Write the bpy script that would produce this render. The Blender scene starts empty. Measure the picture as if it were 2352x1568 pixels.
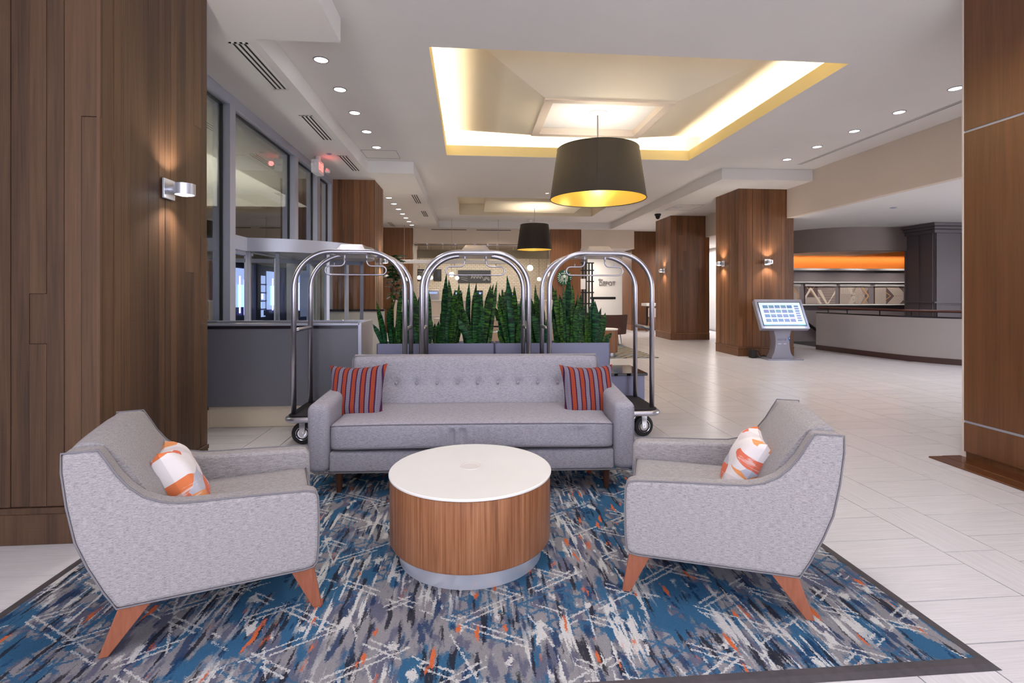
import bpy, math, random
from math import sin, cos, pi, radians, atan, sqrt, exp
from mathutils import Vector, Matrix, noise as mnoise
random.seed(7)
S = bpy.context.scene
COL = S.collection

# ------------------------------------------------------------------ camera
FPX = 1176.0
PSI = atan(98 / FPX)
cam = bpy.data.cameras.new('camera')
cam.sensor_width = 36.0
cam.lens = 36.0 * FPX / 2352
cam.shift_y = -(784 - 673) / 2352
cam.clip_end = 200
cam_ob = bpy.data.objects.new('camera', cam)
COL.objects.link(cam_ob)
cam_ob.location = (0, 0, 1.4)
cam_ob.rotation_euler = (pi / 2, 0, -PSI)
S.camera = cam_ob

# ------------------------------------------------------------------ world, exposure, broad lights
w = bpy.data.worlds.new('night'); S.world = w; w.use_nodes = True
w.node_tree.nodes['Background'].inputs[0].default_value = (0.30, 0.36, 0.60, 1)
w.node_tree.nodes['Background'].inputs[1].default_value = 0.25
S.view_settings.view_transform = 'Standard'
S.view_settings.look = 'None'
S.view_settings.gamma = 1
S.view_settings.use_curve_mapping = False
S.view_settings.exposure = 0.5
S.cycles.max_bounces = 5
S.cycles.diffuse_bounces = 3
S.cycles.glossy_bounces = 3
S.cycles.transmission_bounces = 3
S.cycles.transparent_max_bounces = 10
S.cycles.use_light_tree = False
S.cycles.use_adaptive_sampling = True
S.cycles.adaptive_threshold = 0.04
S.cycles.sample_clamp_indirect = 6
S.cycles.caustics_reflective = False
S.cycles.caustics_refractive = False


def light(name, kind, loc, power, color, rot=(0, 0, 0), size=None, size_y=None, spot=None, blend=0.6):
    l = bpy.data.lights.new(name, kind)
    l.energy = power; l.color = color
    if kind == 'AREA':
        l.shape = 'RECTANGLE'; l.size = size; l.size_y = size_y or size
    elif size is not None:
        l.shadow_soft_size = size
    if kind == 'SPOT':
        l.spot_size = radians(spot); l.spot_blend = blend
    o = bpy.data.objects.new(name, l); COL.objects.link(o)
    o.location = loc; o.rotation_euler = rot
    return o


COOL = (0.82, 0.84, 1.0); NEUT = (1.0, 0.93, 0.88); WARM = (1.0, 0.80, 0.55)
# broad fill panel added behind the camera to light seats, floor and ceiling evenly
light('fill_lobby', 'AREA', (1.2, -3.9, 1.95), 265, (0.84, 0.87, 1.0), (radians(90), 0, 0), 9.0, 3.3)
# cool fill added behind and left of the camera for the blue cast
light('fill_cool', 'AREA', (-2.9, -0.6, 1.9), 60, (0.62, 0.70, 1.0), (radians(90), 0, radians(-62)), 2.4, 2.2)


# ------------------------------------------------------------------ geometry helpers
class MB:
    def __init__(s):
        s.v = []; s.f = []; s.m = []; s.cur = 0
        s.T = None

    def add(s, vs, fs, mi=None):
        b = len(s.v)
        if s.T is not None:
            vs = [tuple(s.T @ Vector(p)) for p in vs]
        s.v += [tuple(p) for p in vs]
        s.f += [tuple(i + b for i in f) for f in fs]
        s.m += [s.cur if mi is None else mi] * len(fs)
        return s

    def box(s, x0, x1, y0, y1, z0, z1, mi=None):
        if x0 > x1: x0, x1 = x1, x0
        if y0 > y1: y0, y1 = y1, y0
        if z0 > z1: z0, z1 = z1, z0
        v = [(x, y, z) for z in (z0, z1) for y in (y0, y1) for x in (x0, x1)]
        return s.add(v, [(0, 2, 3, 1), (4, 5, 7, 6), (0, 1, 5, 4), (2, 6, 7, 3), (0, 4, 6, 2), (1, 3, 7, 5)], mi)

    def prism(s, poly, axis, a, b, mi=None):
        n = len(poly)

        def P(q, t):
            if axis == 'x': return (t, q[0], q[1])
            if axis == 'y': return (q[0], t, q[1])
            return (q[0], q[1], t)
        v = [P(q, a) for q in poly] + [P(q, b) for q in poly]
        f = [tuple(range(n - 1, -1, -1)), tuple(range(n, 2 * n))]
        f += [(i, (i + 1) % n, n + (i + 1) % n, n + i) for i in range(n)]
        return s.add(v, f, mi)

    def tube(s, pts, r, n=8, closed=False, mi=None, caps=True):
        P = [Vector(p) for p in pts]
        m = len(P)
        rs = r if isinstance(r, (list, tuple)) else [r] * m
        T = []
        for i in range(m):
            if closed: d = P[(i + 1) % m] - P[i - 1]
            else: d = P[min(i + 1, m - 1)] - P[max(i - 1, 0)]
            T.append(d.normalized() if d.length > 1e-9 else Vector((0, 0, 1)))
        up = Vector((0, 0, 1)) if abs(T[0].z) < 0.9 else Vector((1, 0, 0))
        nrm = T[0].cross(up).normalized()
        vs = []
        for i in range(m):
            nrm = (nrm - T[i] * nrm.dot(T[i])).normalized()
            bi = T[i].cross(nrm)
            for k in range(n):
                a = 2 * pi * k / n
                vs.append(P[i] + (nrm * cos(a) + bi * sin(a)) * rs[i])
        fs = []
        for i in range(m if closed else m - 1):
            j = (i + 1) % m
            for k in range(n):
                l = (k + 1) % n
                fs.append((i * n + k, i * n + l, j * n + l, j * n + k))
        if not closed and caps:
            fs.append(tuple(range(n - 1, -1, -1))); fs.append(tuple((m - 1) * n + k for k in range(n)))
        return s.add(vs, fs, mi)

    def lathe(s, prof, n=32, c=(0, 0), mi=None, closed=False):
        m = len(prof); vs = []; fs = []
        for r, z in prof:
            for k in range(n):
                a = 2 * pi * k / n
                vs.append((c[0] + r * cos(a), c[1] + r * sin(a), z))
        for i in range(m if closed else m - 1):
            j = (i + 1) % m
            for k in range(n):
                l = (k + 1) % n
                fs.append((i * n + k, i * n + l, j * n + l, j * n + k))
        return s.add(vs, fs, mi)

    def cyl(s, r, z0, z1, c=(0, 0), n=24, mi=None):
        s.lathe([(0.0001, z0), (r, z0), (r, z1), (0.0001, z1)], n, c, mi)
        return s

    def rbox(s, c, h, r, n=(10, 8, 6), disp=None, mi=None):
        """rounded box, centre c, half sizes h, edge radius r, on a grid"""
        def axis(hh, k):
            inner = hh - r
            e = [-hh + r * (1 - cos(t * pi / 2 / 3)) * 1.0 for t in range(3)]
            a = [-hh, -hh + r * 0.3, -hh + r * 0.65]
            mid = [-inner + 2 * inner * i / k for i in range(k + 1)]
            return a + mid + [-q for q in reversed(a)]
        ax = [axis(h[i], n[i]) for i in range(3)]
        idx = {}; vs = []; fs = []

        def vert(i, j, k):
            key = (i, j, k)
            if key not in idx:
                p = Vector((ax[0][i], ax[1][j], ax[2][k]))
                q = Vector([max(-(h[t] - r), min(h[t] - r, p[t])) for t in range(3)])
                d = p - q
                if d.length > 1e-9: p = q + d.normalized() * r
                if disp: p = disp(p, d)
                idx[key] = len(vs); vs.append((p[0] + c[0], p[1] + c[1], p[2] + c[2]))
            return idx[key]
        L = [len(a) for a in ax]
        for (u, v_, w_) in ((0, 1, 2), (1, 2, 0), (2, 0, 1)):
            for side in (0, L[w_] - 1):
                for i in range(L[u] - 1):
                    for j in range(L[v_] - 1):
                        q = []
                        for (a, b) in ((0, 0), (1, 0), (1, 1), (0, 1)):
                            t = [0, 0, 0]; t[u] = i + a; t[v_] = j + b; t[w_] = side
                            q.append(vert(*t))
                        if side == 0: q.reverse()
                        fs.append(tuple(q))
        return s.add(vs, fs, mi)

    def mesh(s, name):
        me = bpy.data.meshes.new(name)
        me.from_pydata(s.v, [], s.f)
        return me

    def done(s, name, mats, parent=None, smooth=False, bevel=0, loc=None, rot=None, seg=2, auto=None):
        me = s.mesh(name)
        mats = mats if isinstance(mats, (list, tuple)) else [mats]
        for m in mats: me.materials.append(m)
        if len(mats) > 1:
            me.polygons.foreach_set('material_index', s.m)
        if smooth: me.shade_smooth()
        me.update()
        if auto is not None: me.set_sharp_from_angle(angle=radians(auto))
        o = bpy.data.objects.new(name, me); COL.objects.link(o)
        if parent: o.parent = parent
        if loc: o.location = loc
        if rot: o.rotation_euler = rot
        if bevel:
            b = o.modifiers.new('bevel', 'BEVEL'); b.width = bevel; b.segments = seg; b.limit_method = 'ANGLE'
            b.angle_limit = radians(40)
            if seg > 1 or smooth:
                me.shade_smooth(); me.set_sharp_from_angle(angle=radians(50))
        return o


UNIT = {}


def block(name, mat, parent, x0, x1, y0, y1, z0, z1):
    """a cheap piece: one shared unit box per material, scaled"""
    if mat.name not in UNIT:
        m = MB().box(-.5, .5, -.5, .5, -.5, .5).mesh('block_' + mat.name); m.materials.append(mat); UNIT[mat.name] = m
    o = bpy.data.objects.new(name, UNIT[mat.name]); COL.objects.link(o)
    o.location = ((x0 + x1) / 2, (y0 + y1) / 2, (z0 + z1) / 2)
    o.scale = (abs(x1 - x0), abs(y1 - y0), abs(z1 - z0))
    if parent: o.parent = parent
    return o


def thing(name, label, cat, loc=(0, 0, 0), rz=0, group=None):
    o = bpy.data.objects.new(name, None); COL.objects.link(o)
    o.location = loc; o.rotation_euler = (0, 0, rz)
    o.empty_display_size = 0.1
    return tag(o, label, cat, group)


def tag(o, label, cat, group=None):
    o['label'] = label; o['category'] = cat
    if group: o['group'] = group
    return o


def struct(o, label=None, cat=None):
    o['kind'] = 'structure'
    if label: o['label'] = label
    if cat: o['category'] = cat
    return o


def copy_tree(o, parent=None):
    c = o.copy(); COL.objects.link(c); c.parent = parent
    for ch in list(o.children): copy_tree(ch, c)
    return c


# ------------------------------------------------------------------ materials
class N:
    def __init__(s, name):
        s.mat = bpy.data.materials.new(name); s.mat.use_nodes = True
        s.t = s.mat.node_tree; s.b = s.t.nodes['Principled BSDF']

    def n(s, typ, **kw):
        x = s.t.nodes.new(typ)
        for k, v in kw.items(): setattr(x, k, v)
        return x

    def put(s, sock, val):
        if isinstance(val, bpy.types.NodeSocket): s.t.links.new(val, sock)
        elif val is not None:
            if sock.type in ('RGBA',) and len(val) == 3: val = (*val, 1)
            sock.default_value = val
        return s

    def m(s, op, a, b=None, c=None, clamp=False):
        x = s.n('ShaderNodeMath', operation=op, use_clamp=clamp)
        s.put(x.inputs[0], a)
        if b is not None: s.put(x.inputs[1], b)
        if c is not None: s.put(x.inputs[2], c)
        return x.outputs[0]

    def mix(s, f, a, b, mode='MIX'):
        x = s.n('ShaderNodeMix', data_type='RGBA', blend_type=mode)
        s.put(x.inputs[0], f); s.put(x.inputs[6], a); s.put(x.inputs[7], b)
        return x.outputs[2]

    def coord(s, kind='Object'):
        if kind == 'World': return s.n('ShaderNodeNewGeometry').outputs['Position']
        return s.n('ShaderNodeTexCoord').outputs[kind]

    def scale(s, vec, sc, off=(0, 0, 0), rot=(0, 0, 0)):
        x = s.n('ShaderNodeMapping'); s.put(x.inputs[0], vec)
        s.put(x.inputs['Scale'], sc); s.put(x.inputs['Rotation'], rot); s.put(x.inputs['Location'], off)
        return x.outputs[0]

    def noise(s, vec, sc=1, det=2, rough=.5, dist=0, out='Fac'):
        x = s.n('ShaderNodeTexNoise'); s.put(x.inputs['Vector'], vec)
        x.inputs['Scale'].default_value = sc; x.inputs['Detail'].default_value = det
        x.inputs['Roughness'].default_value = rough; x.inputs['Distortion'].default_value = dist
        return x.outputs[out]

    def ramp(s, f, stops, interp='LINEAR'):
        x = s.n('ShaderNodeValToRGB'); s.put(x.inputs[0], f); x.color_ramp.interpolation = interp
        e = x.color_ramp.elements
        while len(e) < len(stops): e.new(0.5)
        for i, (p, c) in enumerate(stops):
            e[i].position = p; e[i].color = (*c, 1) if len(c) == 3 else c
        return x.outputs[0]

    def xyz(s, vec):
        x = s.n('ShaderNodeSeparateXYZ'); s.put(x.inputs[0], vec); return x.outputs

    def bump(s, h, strength=.3, dist=.01):
        x = s.n('ShaderNodeBump'); s.put(x.inputs['Height'], h)
        x.inputs['Strength'].default_value = strength; x.inputs['Distance'].default_value = dist
        s.put(s.b.inputs['Normal'], x.outputs[0]); return s

    def set(s, color=None, rough=None, metal=None, **kw):
        s.put(s.b.inputs['Base Color'], color)
        s.put(s.b.inputs['Roughness'], rough)
        if metal is not None: s.put(s.b.inputs['Metallic'], metal)
        for k, v in kw.items(): s.put(s.b.inputs[k], v)
        return s

    def rnd(s): return s.n('ShaderNodeObjectInfo').outputs['Random']


def sr(r, g, b):
    f = lambda c: (c / 255) / 12.92 if c / 255 <= 0.04045 else ((c / 255 + 0.055) / 1.055) ** 2.4
    return (f(r), f(g), f(b))


def plain(name, col, rough=.6, metal=0, **kw):
    m = N(name); p = m.coord('World')
    f = m.noise(p, 3.0, 3)
    c = m.mix(f, [x * .94 for x in col], [min(1, x * 1.05) for x in col])
    m.set(c, rough, metal, **kw)
    return m.mat


def emit(name, col, strength):
    m = N(name); m.set((0.02, 0.02, 0.02), .5)
    m.put(m.b.inputs['Emission Color'], col); m.b.inputs['Emission Strength'].default_value = strength
    return m.mat


def paint(name, col, rough=.75):
    m = N(name); p = m.coord('World')
    f = m.noise(p, 1.2, 3)
    m.set(m.mix(f, [x * .96 for x in col], [min(1, x * 1.03) for x in col]), rough)
    m.bump(m.noise(p, 160, 2), .04, .002)
    return m.mat


def wood(name, dark, light, across='xy', gs=1.0, rough=.42, saw=.25, rv=.5, spec=.4):
    """vertical grain in world space, tone shifts per piece"""
    m = N(name); p = m.coord('World'); r = m.rnd()
    off = m.m('MULTIPLY', r, 37.0)
    cmb = m.n('ShaderNodeCombineXYZ'); m.put(cmb.inputs[0], off); m.put(cmb.inputs[1], off); m.put(cmb.inputs[2], off)
    add = m.n('ShaderNodeVectorMath', operation='ADD'); m.put(add.inputs[0], p); m.put(add.inputs[1], cmb.outputs[0])
    q = add.outputs[0]
    g1 = m.noise(m.scale(q, (26 * gs, 26 * gs, .9 * gs)), 1, 4, .6, .6)
    g2 = m.noise(m.scale(q, (130 * gs, 130 * gs, 3)), 1, 2)
    f = m.m('ADD', m.m('MULTIPLY', g1, .75), m.m('MULTIPLY', g2, .35))
    f = m.m('ADD', f, m.m('MULTIPLY', m.m('SUBTRACT', r, .5), rv))
    c = m.ramp(f, [(.2, dark), (.8, light)])
    m.set(c, rough, 0, **{'Specular IOR Level': spec})
    if saw:
        h = m.noise(m.scale(q, (6, 6, 170)), 1, 2)
        h2 = m.m('ADD', m.m('MULTIPLY', h, saw * 2), m.m('MULTIPLY', g2, .5))
        m.bump(h2, .35, .004)
    else:
        m.bump(g2, .08, .002)
    return m.mat


def fabric(name, dark, light, sx=30, sz=260):
    m = N(name); p = m.coord('Object')
    a = m.noise(m.scale(p, (sx, sz, sz)), 1, 2, .6)
    b = m.noise(m.scale(p, (sx * 3.3, sz * 1.7, sz * 1.7)), 1, 1, .6)
    f = m.m('ADD', m.m('MULTIPLY', a, .55), m.m('MULTIPLY', b, .45))
    col = m.ramp(f, [(.36, dark), (.56, light)])
    m.set(col, .95, 0, **{'Specular IOR Level': .2})
    m.bump(f, .25, .004)
    return m.mat


M = {}
M['ceiling'] = paint('ceiling_paint', sr(234, 230, 227))
M['cream'] = paint('cream_paint', sr(220, 205, 190))
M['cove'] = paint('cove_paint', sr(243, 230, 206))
M['covelip'] = paint('cove_lip_glow', sr(234, 216, 160))  # yellow of the cove glow is put into the lip colour
M['white'] = paint('white_paint', sr(232, 230, 228), .6)
M['taupe'] = paint('taupe_paint', sr(132, 118, 112))
M['stairgrey'] = paint('stair_wall_paint', sr(176, 170, 170))
M['panel'] = paint('dark_panel_paint', sr(92, 84, 88), .5)
M['orange'] = paint('orange_paint', sr(240, 150, 78), .6)
M['greywall'] = paint('grey_panel', sr(112, 112, 120), .45)
M['greylite'] = paint('light_grey_panel', sr(178, 174, 172), .6)
M['lowcap'] = plain('dark_cap', sr(38, 32, 40), .25)
M['plaster'] = paint('stone_base', sr(226, 212, 190), .5)
M['pillar_wood'] = wood('rough_sawn_wood', sr(58, 42, 32), sr(108, 80, 58), saw=.35, rv=.36, rough=.5)
M['column_wood'] = wood('column_wood', sr(80, 50, 31), sr(136, 92, 60), saw=.06, rv=.36, rough=.4)
M['veneer'] = wood('smooth_veneer', sr(82, 52, 31), sr(120, 79, 50), gs=.6, saw=0, rv=.08, rough=.3)
M['floorwood'] = wood('floor_strip_wood', sr(70, 40, 24), sr(104, 62, 38), saw=0, rv=.1, rough=.22)
M['skirt'] = plain('dark_brown_skirting', sr(74, 50, 46), .4)
M['railwood'] = plain('rail_wood', sr(92, 52, 44), .35)
M['alu'] = plain('window_aluminium', sr(172, 174, 188), .35, .35)
M['gasket'] = plain('black_gasket', sr(16, 17, 20), .5)
M['black'] = plain('black_slot', sr(14, 13, 14), .7)
M['granite'] = plain('black_polished_stone', sr(22, 20, 22), .06, 0)
m = N('stainless'); p = m.coord('Object')
f = m.noise(m.scale(p, (300, 300, 8)), 1, 2)
m.set(m.mix(f, sr(166, 164, 176), sr(204, 202, 212)), .30, .95); m.bump(f, .05, .001)
M['steel'] = m.mat
M['chrome'] = plain('chrome', sr(210, 210, 214), .12, 1)
M['brushed'] = plain('brushed_base', sr(222, 225, 234), .30, .65)
m = N('window_glass')
m.set((.93, .97, .96), .02, 0, **{'Transmission Weight': 1.0, 'IOR': 1.45}); M['glass_solid'] = m.mat
# thin pane: mostly see-through with a fresnel mirror on top
m = N('thin_glass'); t = m.t
tr = m.n('ShaderNodeBsdfTransparent'); tr.inputs[0].default_value = (.90, .93, .93, 1)
gl = m.n('ShaderNodeBsdfGlossy'); gl.inputs['Roughness'].default_value = .01
fr = m.n('ShaderNodeFresnel'); fr.inputs[0].default_value = 1.5
mx = m.n('ShaderNodeMixShader')
t.links.new(m.m('MINIMUM', m.m('MULTIPLY', fr.outputs[0], 1.9), 0.9), mx.inputs[0]); t.links.new(tr.outputs[0], mx.inputs[1]); t.links.new(gl.outputs[0], mx.inputs[2])
t.links.new(mx.outputs[0], t.nodes['Material Output'].inputs['Surface'])
M['glass'] = m.mat
m = N('clear_glass'); t = m.t
tr = m.n('ShaderNodeBsdfTransparent'); tr.inputs[0].default_value = (.95, .96, .95, 1)
gl = m.n('ShaderNodeBsdfGlossy'); gl.inputs['Roughness'].default_value = .02
fr = m.n('ShaderNodeFresnel'); fr.inputs[0].default_value = 1.14
mx = m.n('ShaderNodeMixShader')
t.links.new(fr.outputs[0], mx.inputs[0]); t.links.new(tr.outputs[0], mx.inputs[1]); t.links.new(gl.outputs[0], mx.inputs[2])
t.links.new(mx.outputs[0], t.nodes['Material Output'].inputs['Surface'])
M['glass_clear'] = m.mat
M['rubber'] = plain('black_rubber', sr(24, 24, 26), .7)
M['carpet_black'] = plain('black_deck_carpet', sr(28, 24, 30), .95)
M['lens'] = emit('downlight_lens', (.93, .95, 1.0), 5.0)
M['lenswarm'] = emit('warm_lens', (1.0, .88, .7), 5.0)
M['sconce_lens'] = emit('sconce_lens', (1.0, .96, .9), 6.0)
M['trimwhite'] = plain('trim_white', sr(140, 136, 142), .4)


def tilemat(name, sc):
    m = N(name); p = m.coord('World'); r = m.rnd()
    cmb = m.n('ShaderNodeCombineXYZ')
    for i in range(3): m.put(cmb.inputs[i], m.m('MULTIPLY', r, 53.0))
    add = m.n('ShaderNodeVectorMath', operation='ADD'); m.put(add.inputs[0], p); m.put(add.inputs[1], cmb.outputs[0])
    a = m.noise(m.scale(add.outputs[0], sc), 1, 3, .65)
    f = m.m('ADD', a, m.m('MULTIPLY', m.m('SUBTRACT', r, .5), .12))
    c = m.ramp(f, [(.2, sr(198, 195, 199)), (.8, sr(226, 223, 226))])
    m.set(c, .24, 0, **{'Specular IOR Level': .45})
    return m.mat


M['tile_x'] = tilemat('floor_tile_across', (3.5, 190, 1))
M['tile_y'] = tilemat('floor_tile_along', (190, 3.5, 1))
M['grout'] = plain('grout', sr(52, 48, 48), .9)

# ================================================================== SETTING
ZC = 3.95; ZS = 3.72
T1 = (-.42, 4.21, 5.36, 9.54)
T2 = (-.33, 4.06, 13.7, 16.8)


def ring(mb, o, i, z0, z1):
    """slab o with hole i"""
    mb.box(o[0], o[1], o[2], i[2], z0, z1); mb.box(o[0], o[1], i[3], o[3], z0, z1)
    mb.box(o[0], i[0], i[2], i[3], z0, z1); mb.box(i[1], o[1], i[2], i[3], z0, z1)


# floor bed and tiles
fl = struct(MB().box(-3.4, 14.2, -4.2, 26, -.2, -.008).done('floor', M['grout']))
# stair opening is behind the curved wall, so the bed may stay below it; tiles stop at its edge


def stair_edge(y):
    pts = [(14.2, 9.6), (9.5, 9.15), (12.17, 8.95), (13.0, 9.1), (14.3, 9.35)]
    return 9.3


tiles = []
x0 = 1.945 - .92 * 6
k = 0
while x0 + k * .92 < 13:
    xa = x0 + k * .92
    y = 3.006 - .28 * 20
    while y < 19.6:
        tiles.append((xa, xa + .61, y, y + .28, 0)); y += .28
    y = 2.565 - .555 * 10
    while y < 19.6:
        tiles.append((xa + .61, xa + .92, y, y + .555, 1)); y += .555
    k += 1
vis = []; rest = []
for t in tiles:
    xc, yc = (t[0] + t[1]) / 2, (t[2] + t[3]) / 2
    if t[1] < -3.3 or (xc > 9.0 and yc > 9.6) or xc > 10.4: continue
    d = xc * sin(PSI) + yc * cos(PSI); u = (xc * cos(PSI) - yc * sin(PSI)) / max(d, .1)
    inview = d > 1.4 and abs(u) < 1.08
    rug = t[0] > -1.95 and t[1] < 1.9 and t[2] > 1.85 and t[3] < 4.15
    hid = (xc < -2.1 and yc > 3.2 and yc < 4.6) or (xc < -2.7 and yc > 3) or (xc > 4.4 and yc < 3.9) or (yc < 2.4 and xc < 0)
    if inview and not rug and not hid: vis.append((yc, t))
    else: rest.append(t)
vis.sort(key=lambda q: q[0])
g = .0027
for i, (yc, t) in enumerate(vis):
    if i < 292: block('tile', M['tile_y' if t[4] else 'tile_x'], fl, t[0] + g, t[1] - g, t[2] + g, t[3] - g, -.008, 0)
    else: rest.append(t)
for kind, nm in ((0, 'tile_x'), (1, 'tile_y')):
    mb = MB()
    for t in rest:
        if t[4] == kind: mb.box(t[0] + g, t[1] - g, t[2] + g, t[3] - g, -.008, 0)
    o = mb.done('tiles', M[nm], fl); o['kind'] = 'stuff'
mb = MB().box(-3.4, 10.4, 19.6, 26, -.008, 0); mb.box(9.0, 10.4, 9.6, 9.601, -.008, -.007)
mb.done('slab', M['tile_x'], fl)

# main ceiling with two trays
mb = MB(); big = (-3.2, 7.2, -4.2, 18.2)
ring(mb, (-3.2, 7.2, -4.2, 11.5), T1, ZC, ZC + .12); ring(mb, (-3.2, 7.2, 11.5, 18.6), T2, ZC, ZC + .12)
mb.box(-3.2, 7.2, -4.2, 19, 4.75, 4.8)
ceil = struct(mb.done('ceiling', M['ceiling']))
# lowered soffits
mb = MB()
for (a, b, c, d) in ((-3.2, -1.19, -4.2, 4.86), (-3.2, -1.95, 4.86, 10.06), (-3.2, -1.08, 10.06, 18.2),
                     (5.13, 7.2, 10.04, 18.2), (5.13, 7.2, -4.2, 4.9), (-3.2, 7.2, 18.2, 21.0)):
    mb.box(a, b, c, d, ZS, ZC - .001)
struct(mb.done('ceiling', M['ceiling']))
# tray 1: lip, ledge, outer wall, roof, sloped panels, frame, panel
mb = MB()
x0, x1, y0, y1 = T1
lip = MB()
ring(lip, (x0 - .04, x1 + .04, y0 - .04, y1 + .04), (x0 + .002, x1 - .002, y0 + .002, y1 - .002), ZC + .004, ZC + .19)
ring(mb, (x0 - .26, x1 + .26, y0 - .26, y1 + .26), (x0 - .04, x1 + .04, y0 - .04, y1 + .04), ZC + .12, ZC + .15)
ring(mb, (x0 - .32, x1 + .32, y0 - .32, y1 + .32), (x0 - .26, x1 + .26, y0 - .26, y1 + .26), ZC + .13, 4.55)
ring(mb, (x0 - .3, x1 + .3, y0 - .3, y1 + .3), (-.18, 3.98, 5.60, 9.30), 4.46, 4.5)
O = [(-.2, 5.58), (3.99, 5.58), (3.99, 9.31), (-.2, 9.31)]
I = [(1.01, 6.71), (2.77, 6.71), (2.77, 8.27), (1.01, 8.27)]
for j in range(4):
    k2 = (j + 1) % 4
    mb.add([(*O[j], 4.35), (*O[k2], 4.35), (*I[k2], 3.97), (*I[j], 3.97), (*O[j], 4.46), (*O[k2], 4.46), (*I[k2], 4.2), (*I[j], 4.2)],
           [(0, 1, 2, 3), (0, 4, 5, 1), (4, 7, 6, 5), (2, 6, 7, 3)])
tray = struct(mb.done('ceiling', M['cove']), 'sloped cream tray ceiling around the big pendant with glowing cove edges', 'ceiling')
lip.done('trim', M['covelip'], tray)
mb = MB(); ring(mb, (1.0, 2.78, 6.70, 8.28), (1.12, 2.66, 6.82, 8.16), 3.955, 4.08)
mb.done('frame', M['cream'], tray)
MB().box(1.05, 2.73, 6.75, 8.23, 4.06, 4.08).done('panel', M['white'], tray)
# tray 2
mb = MB(); x0, x1, y0, y1 = T2
ring(mb, (x0 - .05, x1 + .05, y0 - .05, y1 + .05), (x0 + .002, x1 - .002, y0 + .002, y1 - .002), ZC + .004, 4.36)
mb.box(x0 - .05, x1 + .05, y0 - .05, y1 + .05, 4.33, 4.38)
mb.box(.45, 3.35, 14.3, 16.25, 3.97, 4.33)
tray2 = struct(mb.done('ceiling', M['cove']), 'far tray ceiling with a lowered centre box over the small pendant', 'ceiling')

# cove lights on the ledge of tray 1 (real strips behind the lip), pointing inward and up
x0, x1, y0, y1 = T1
CW = (1.0, .89, .66)
light('cove_strip', 'AREA', ((x0 + x1) / 2, y1 + .13, ZC + .17), 36, CW, (pi, 0, 0), 4.4, .08)
light('cove_strip', 'AREA', ((x0 + x1) / 2, y0 - .13, ZC + .17), 30, CW, (pi, 0, 0), 4.4, .08)
light('cove_strip', 'AREA', (x0 - .13, (y0 + y1) / 2, ZC + .17), 36, CW, (pi, 0, 0), .08, 4.0)
light('cove_strip', 'AREA', (x1 + .13, (y0 + y1) / 2, ZC + .17), 36, CW, (pi, 0, 0), .08, 4.0)

# walls
mb = MB(); mb.box(-3.3, -3.05, 11.7, 21, 0, 4.0)
struct(mb.done('wall_left', M['cream']))
mb = MB(); mb.box(-3.3, -2.95, -4.2, 4.2, 0, 4.0); struct(mb.done('wall_left', M['cream']))
mb = MB(); mb.box(-3.4, 7.4, -4.4, -4.2, 0, 4.0); struct(mb.done('wall_front', M['cream']))
# far wall: fascia over the cafe and over the passage
mb = MB(); mb.box(-1.99, 2.91, 18.42, 18.55, 3.18, ZS); mb.box(4.07, 6.05, 18.42, 18.55, 3.04, ZS)
mb.box(-1.99, -1.86, 18.46, 18.6, 0, 3.2)
fw = struct(mb.done('wall_back', M['cream']))
for a, b in ((-1.35, -.1), (.25, 1.5), (1.8, 2.9)):
    block('slot_vent', M['black'], fw, a, b, 18.412, 18.42, 3.655, 3.675)
# right fascia and the lower ceiling over the stair hall
mb = MB(); mb.box(7.08, 7.2, -4.2, 22, 3.08, ZC); struct(mb.done('wall_right', M['cream']))
mb = MB(); mb.box(7.2, 14.2, -4.2, 24, 3.08, 3.2); struct(mb.done('ceiling', M['ceiling']))
mb = MB(); mb.box(14.0, 14.2, -4.2, 24, -1.6, 3.2); mb.box(7.2, 14.2, -4.3, -4.2, 0, 3.2); struct(mb.done('wall_right', M['cream']))
mb = MB(); mb.box(6.6, 9.3, 20.6, 20.8, 0, 3.2); mb.box(9.1, 9.3, 14.6, 20.8, 0, 3.2)
struct(mb.done('wall_back', M['white']))
block('wall_back', M['taupe'], None, 7.3, 7.9, 20.5, 20.59, 2.3, 2.75)['kind'] = 'structure'

# stair hall: curved bulkhead, inner ceiling, orange cove, art wall
CURV = [(7.9, 14.4), (8.2, 13.8), (8.699, 13.14), (8.99, 12.69), (9.494, 12.31), (10.265, 12.19), (11.2, 12.18)]


def smooth_pts(P, n=6):
    out = []
    for i in range(len(P) - 1):
        p0 = Vector(P[max(i - 1, 0)]); p1 = Vector(P[i]); p2 = Vector(P[i + 1]); p3 = Vector(P[min(i + 2, len(P) - 1)])
        for k in range(n):
            t = k / n
            out.append(.5 * ((2 * p1) + (-p0 + p2) * t + (2 * p0 - 5 * p1 + 4 * p2 - p3) * t * t + (-p0 + 3 * p1 - 3 * p2 + p3) * t ** 3))
    out.append(Vector(P[-1])); return out


def ribbon(mb, pts, z0, z1, th):
    """wall along a plan curve, thickness to the left of travel"""
    P = [Vector((p[0], p[1])) for p in pts]; n = len(P); Q = []
    for i in range(n):
        d = (P[min(i + 1, n - 1)] - P[max(i - 1, 0)]).normalized(); Q.append(P[i] + Vector((-d.y, d.x)) * th)
    vs = []
    for i in range(n):
        vs += [(P[i].x, P[i].y, z0), (P[i].x, P[i].y, z1), (Q[i].x, Q[i].y, z1), (Q[i].x, Q[i].y, z0)]
    fs = [(0, 1, 2, 3), (4 * n - 1, 4 * n - 2, 4 * n - 3, 4 * n - 4)]
    for i in range(n - 1):
        a, b = 4 * i, 4 * i + 4
        for j in range(4):
            k = (j + 1) % 4
            fs.append((a + j, b + j, b + k, a + k))
    mb.add(vs, fs)


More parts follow.
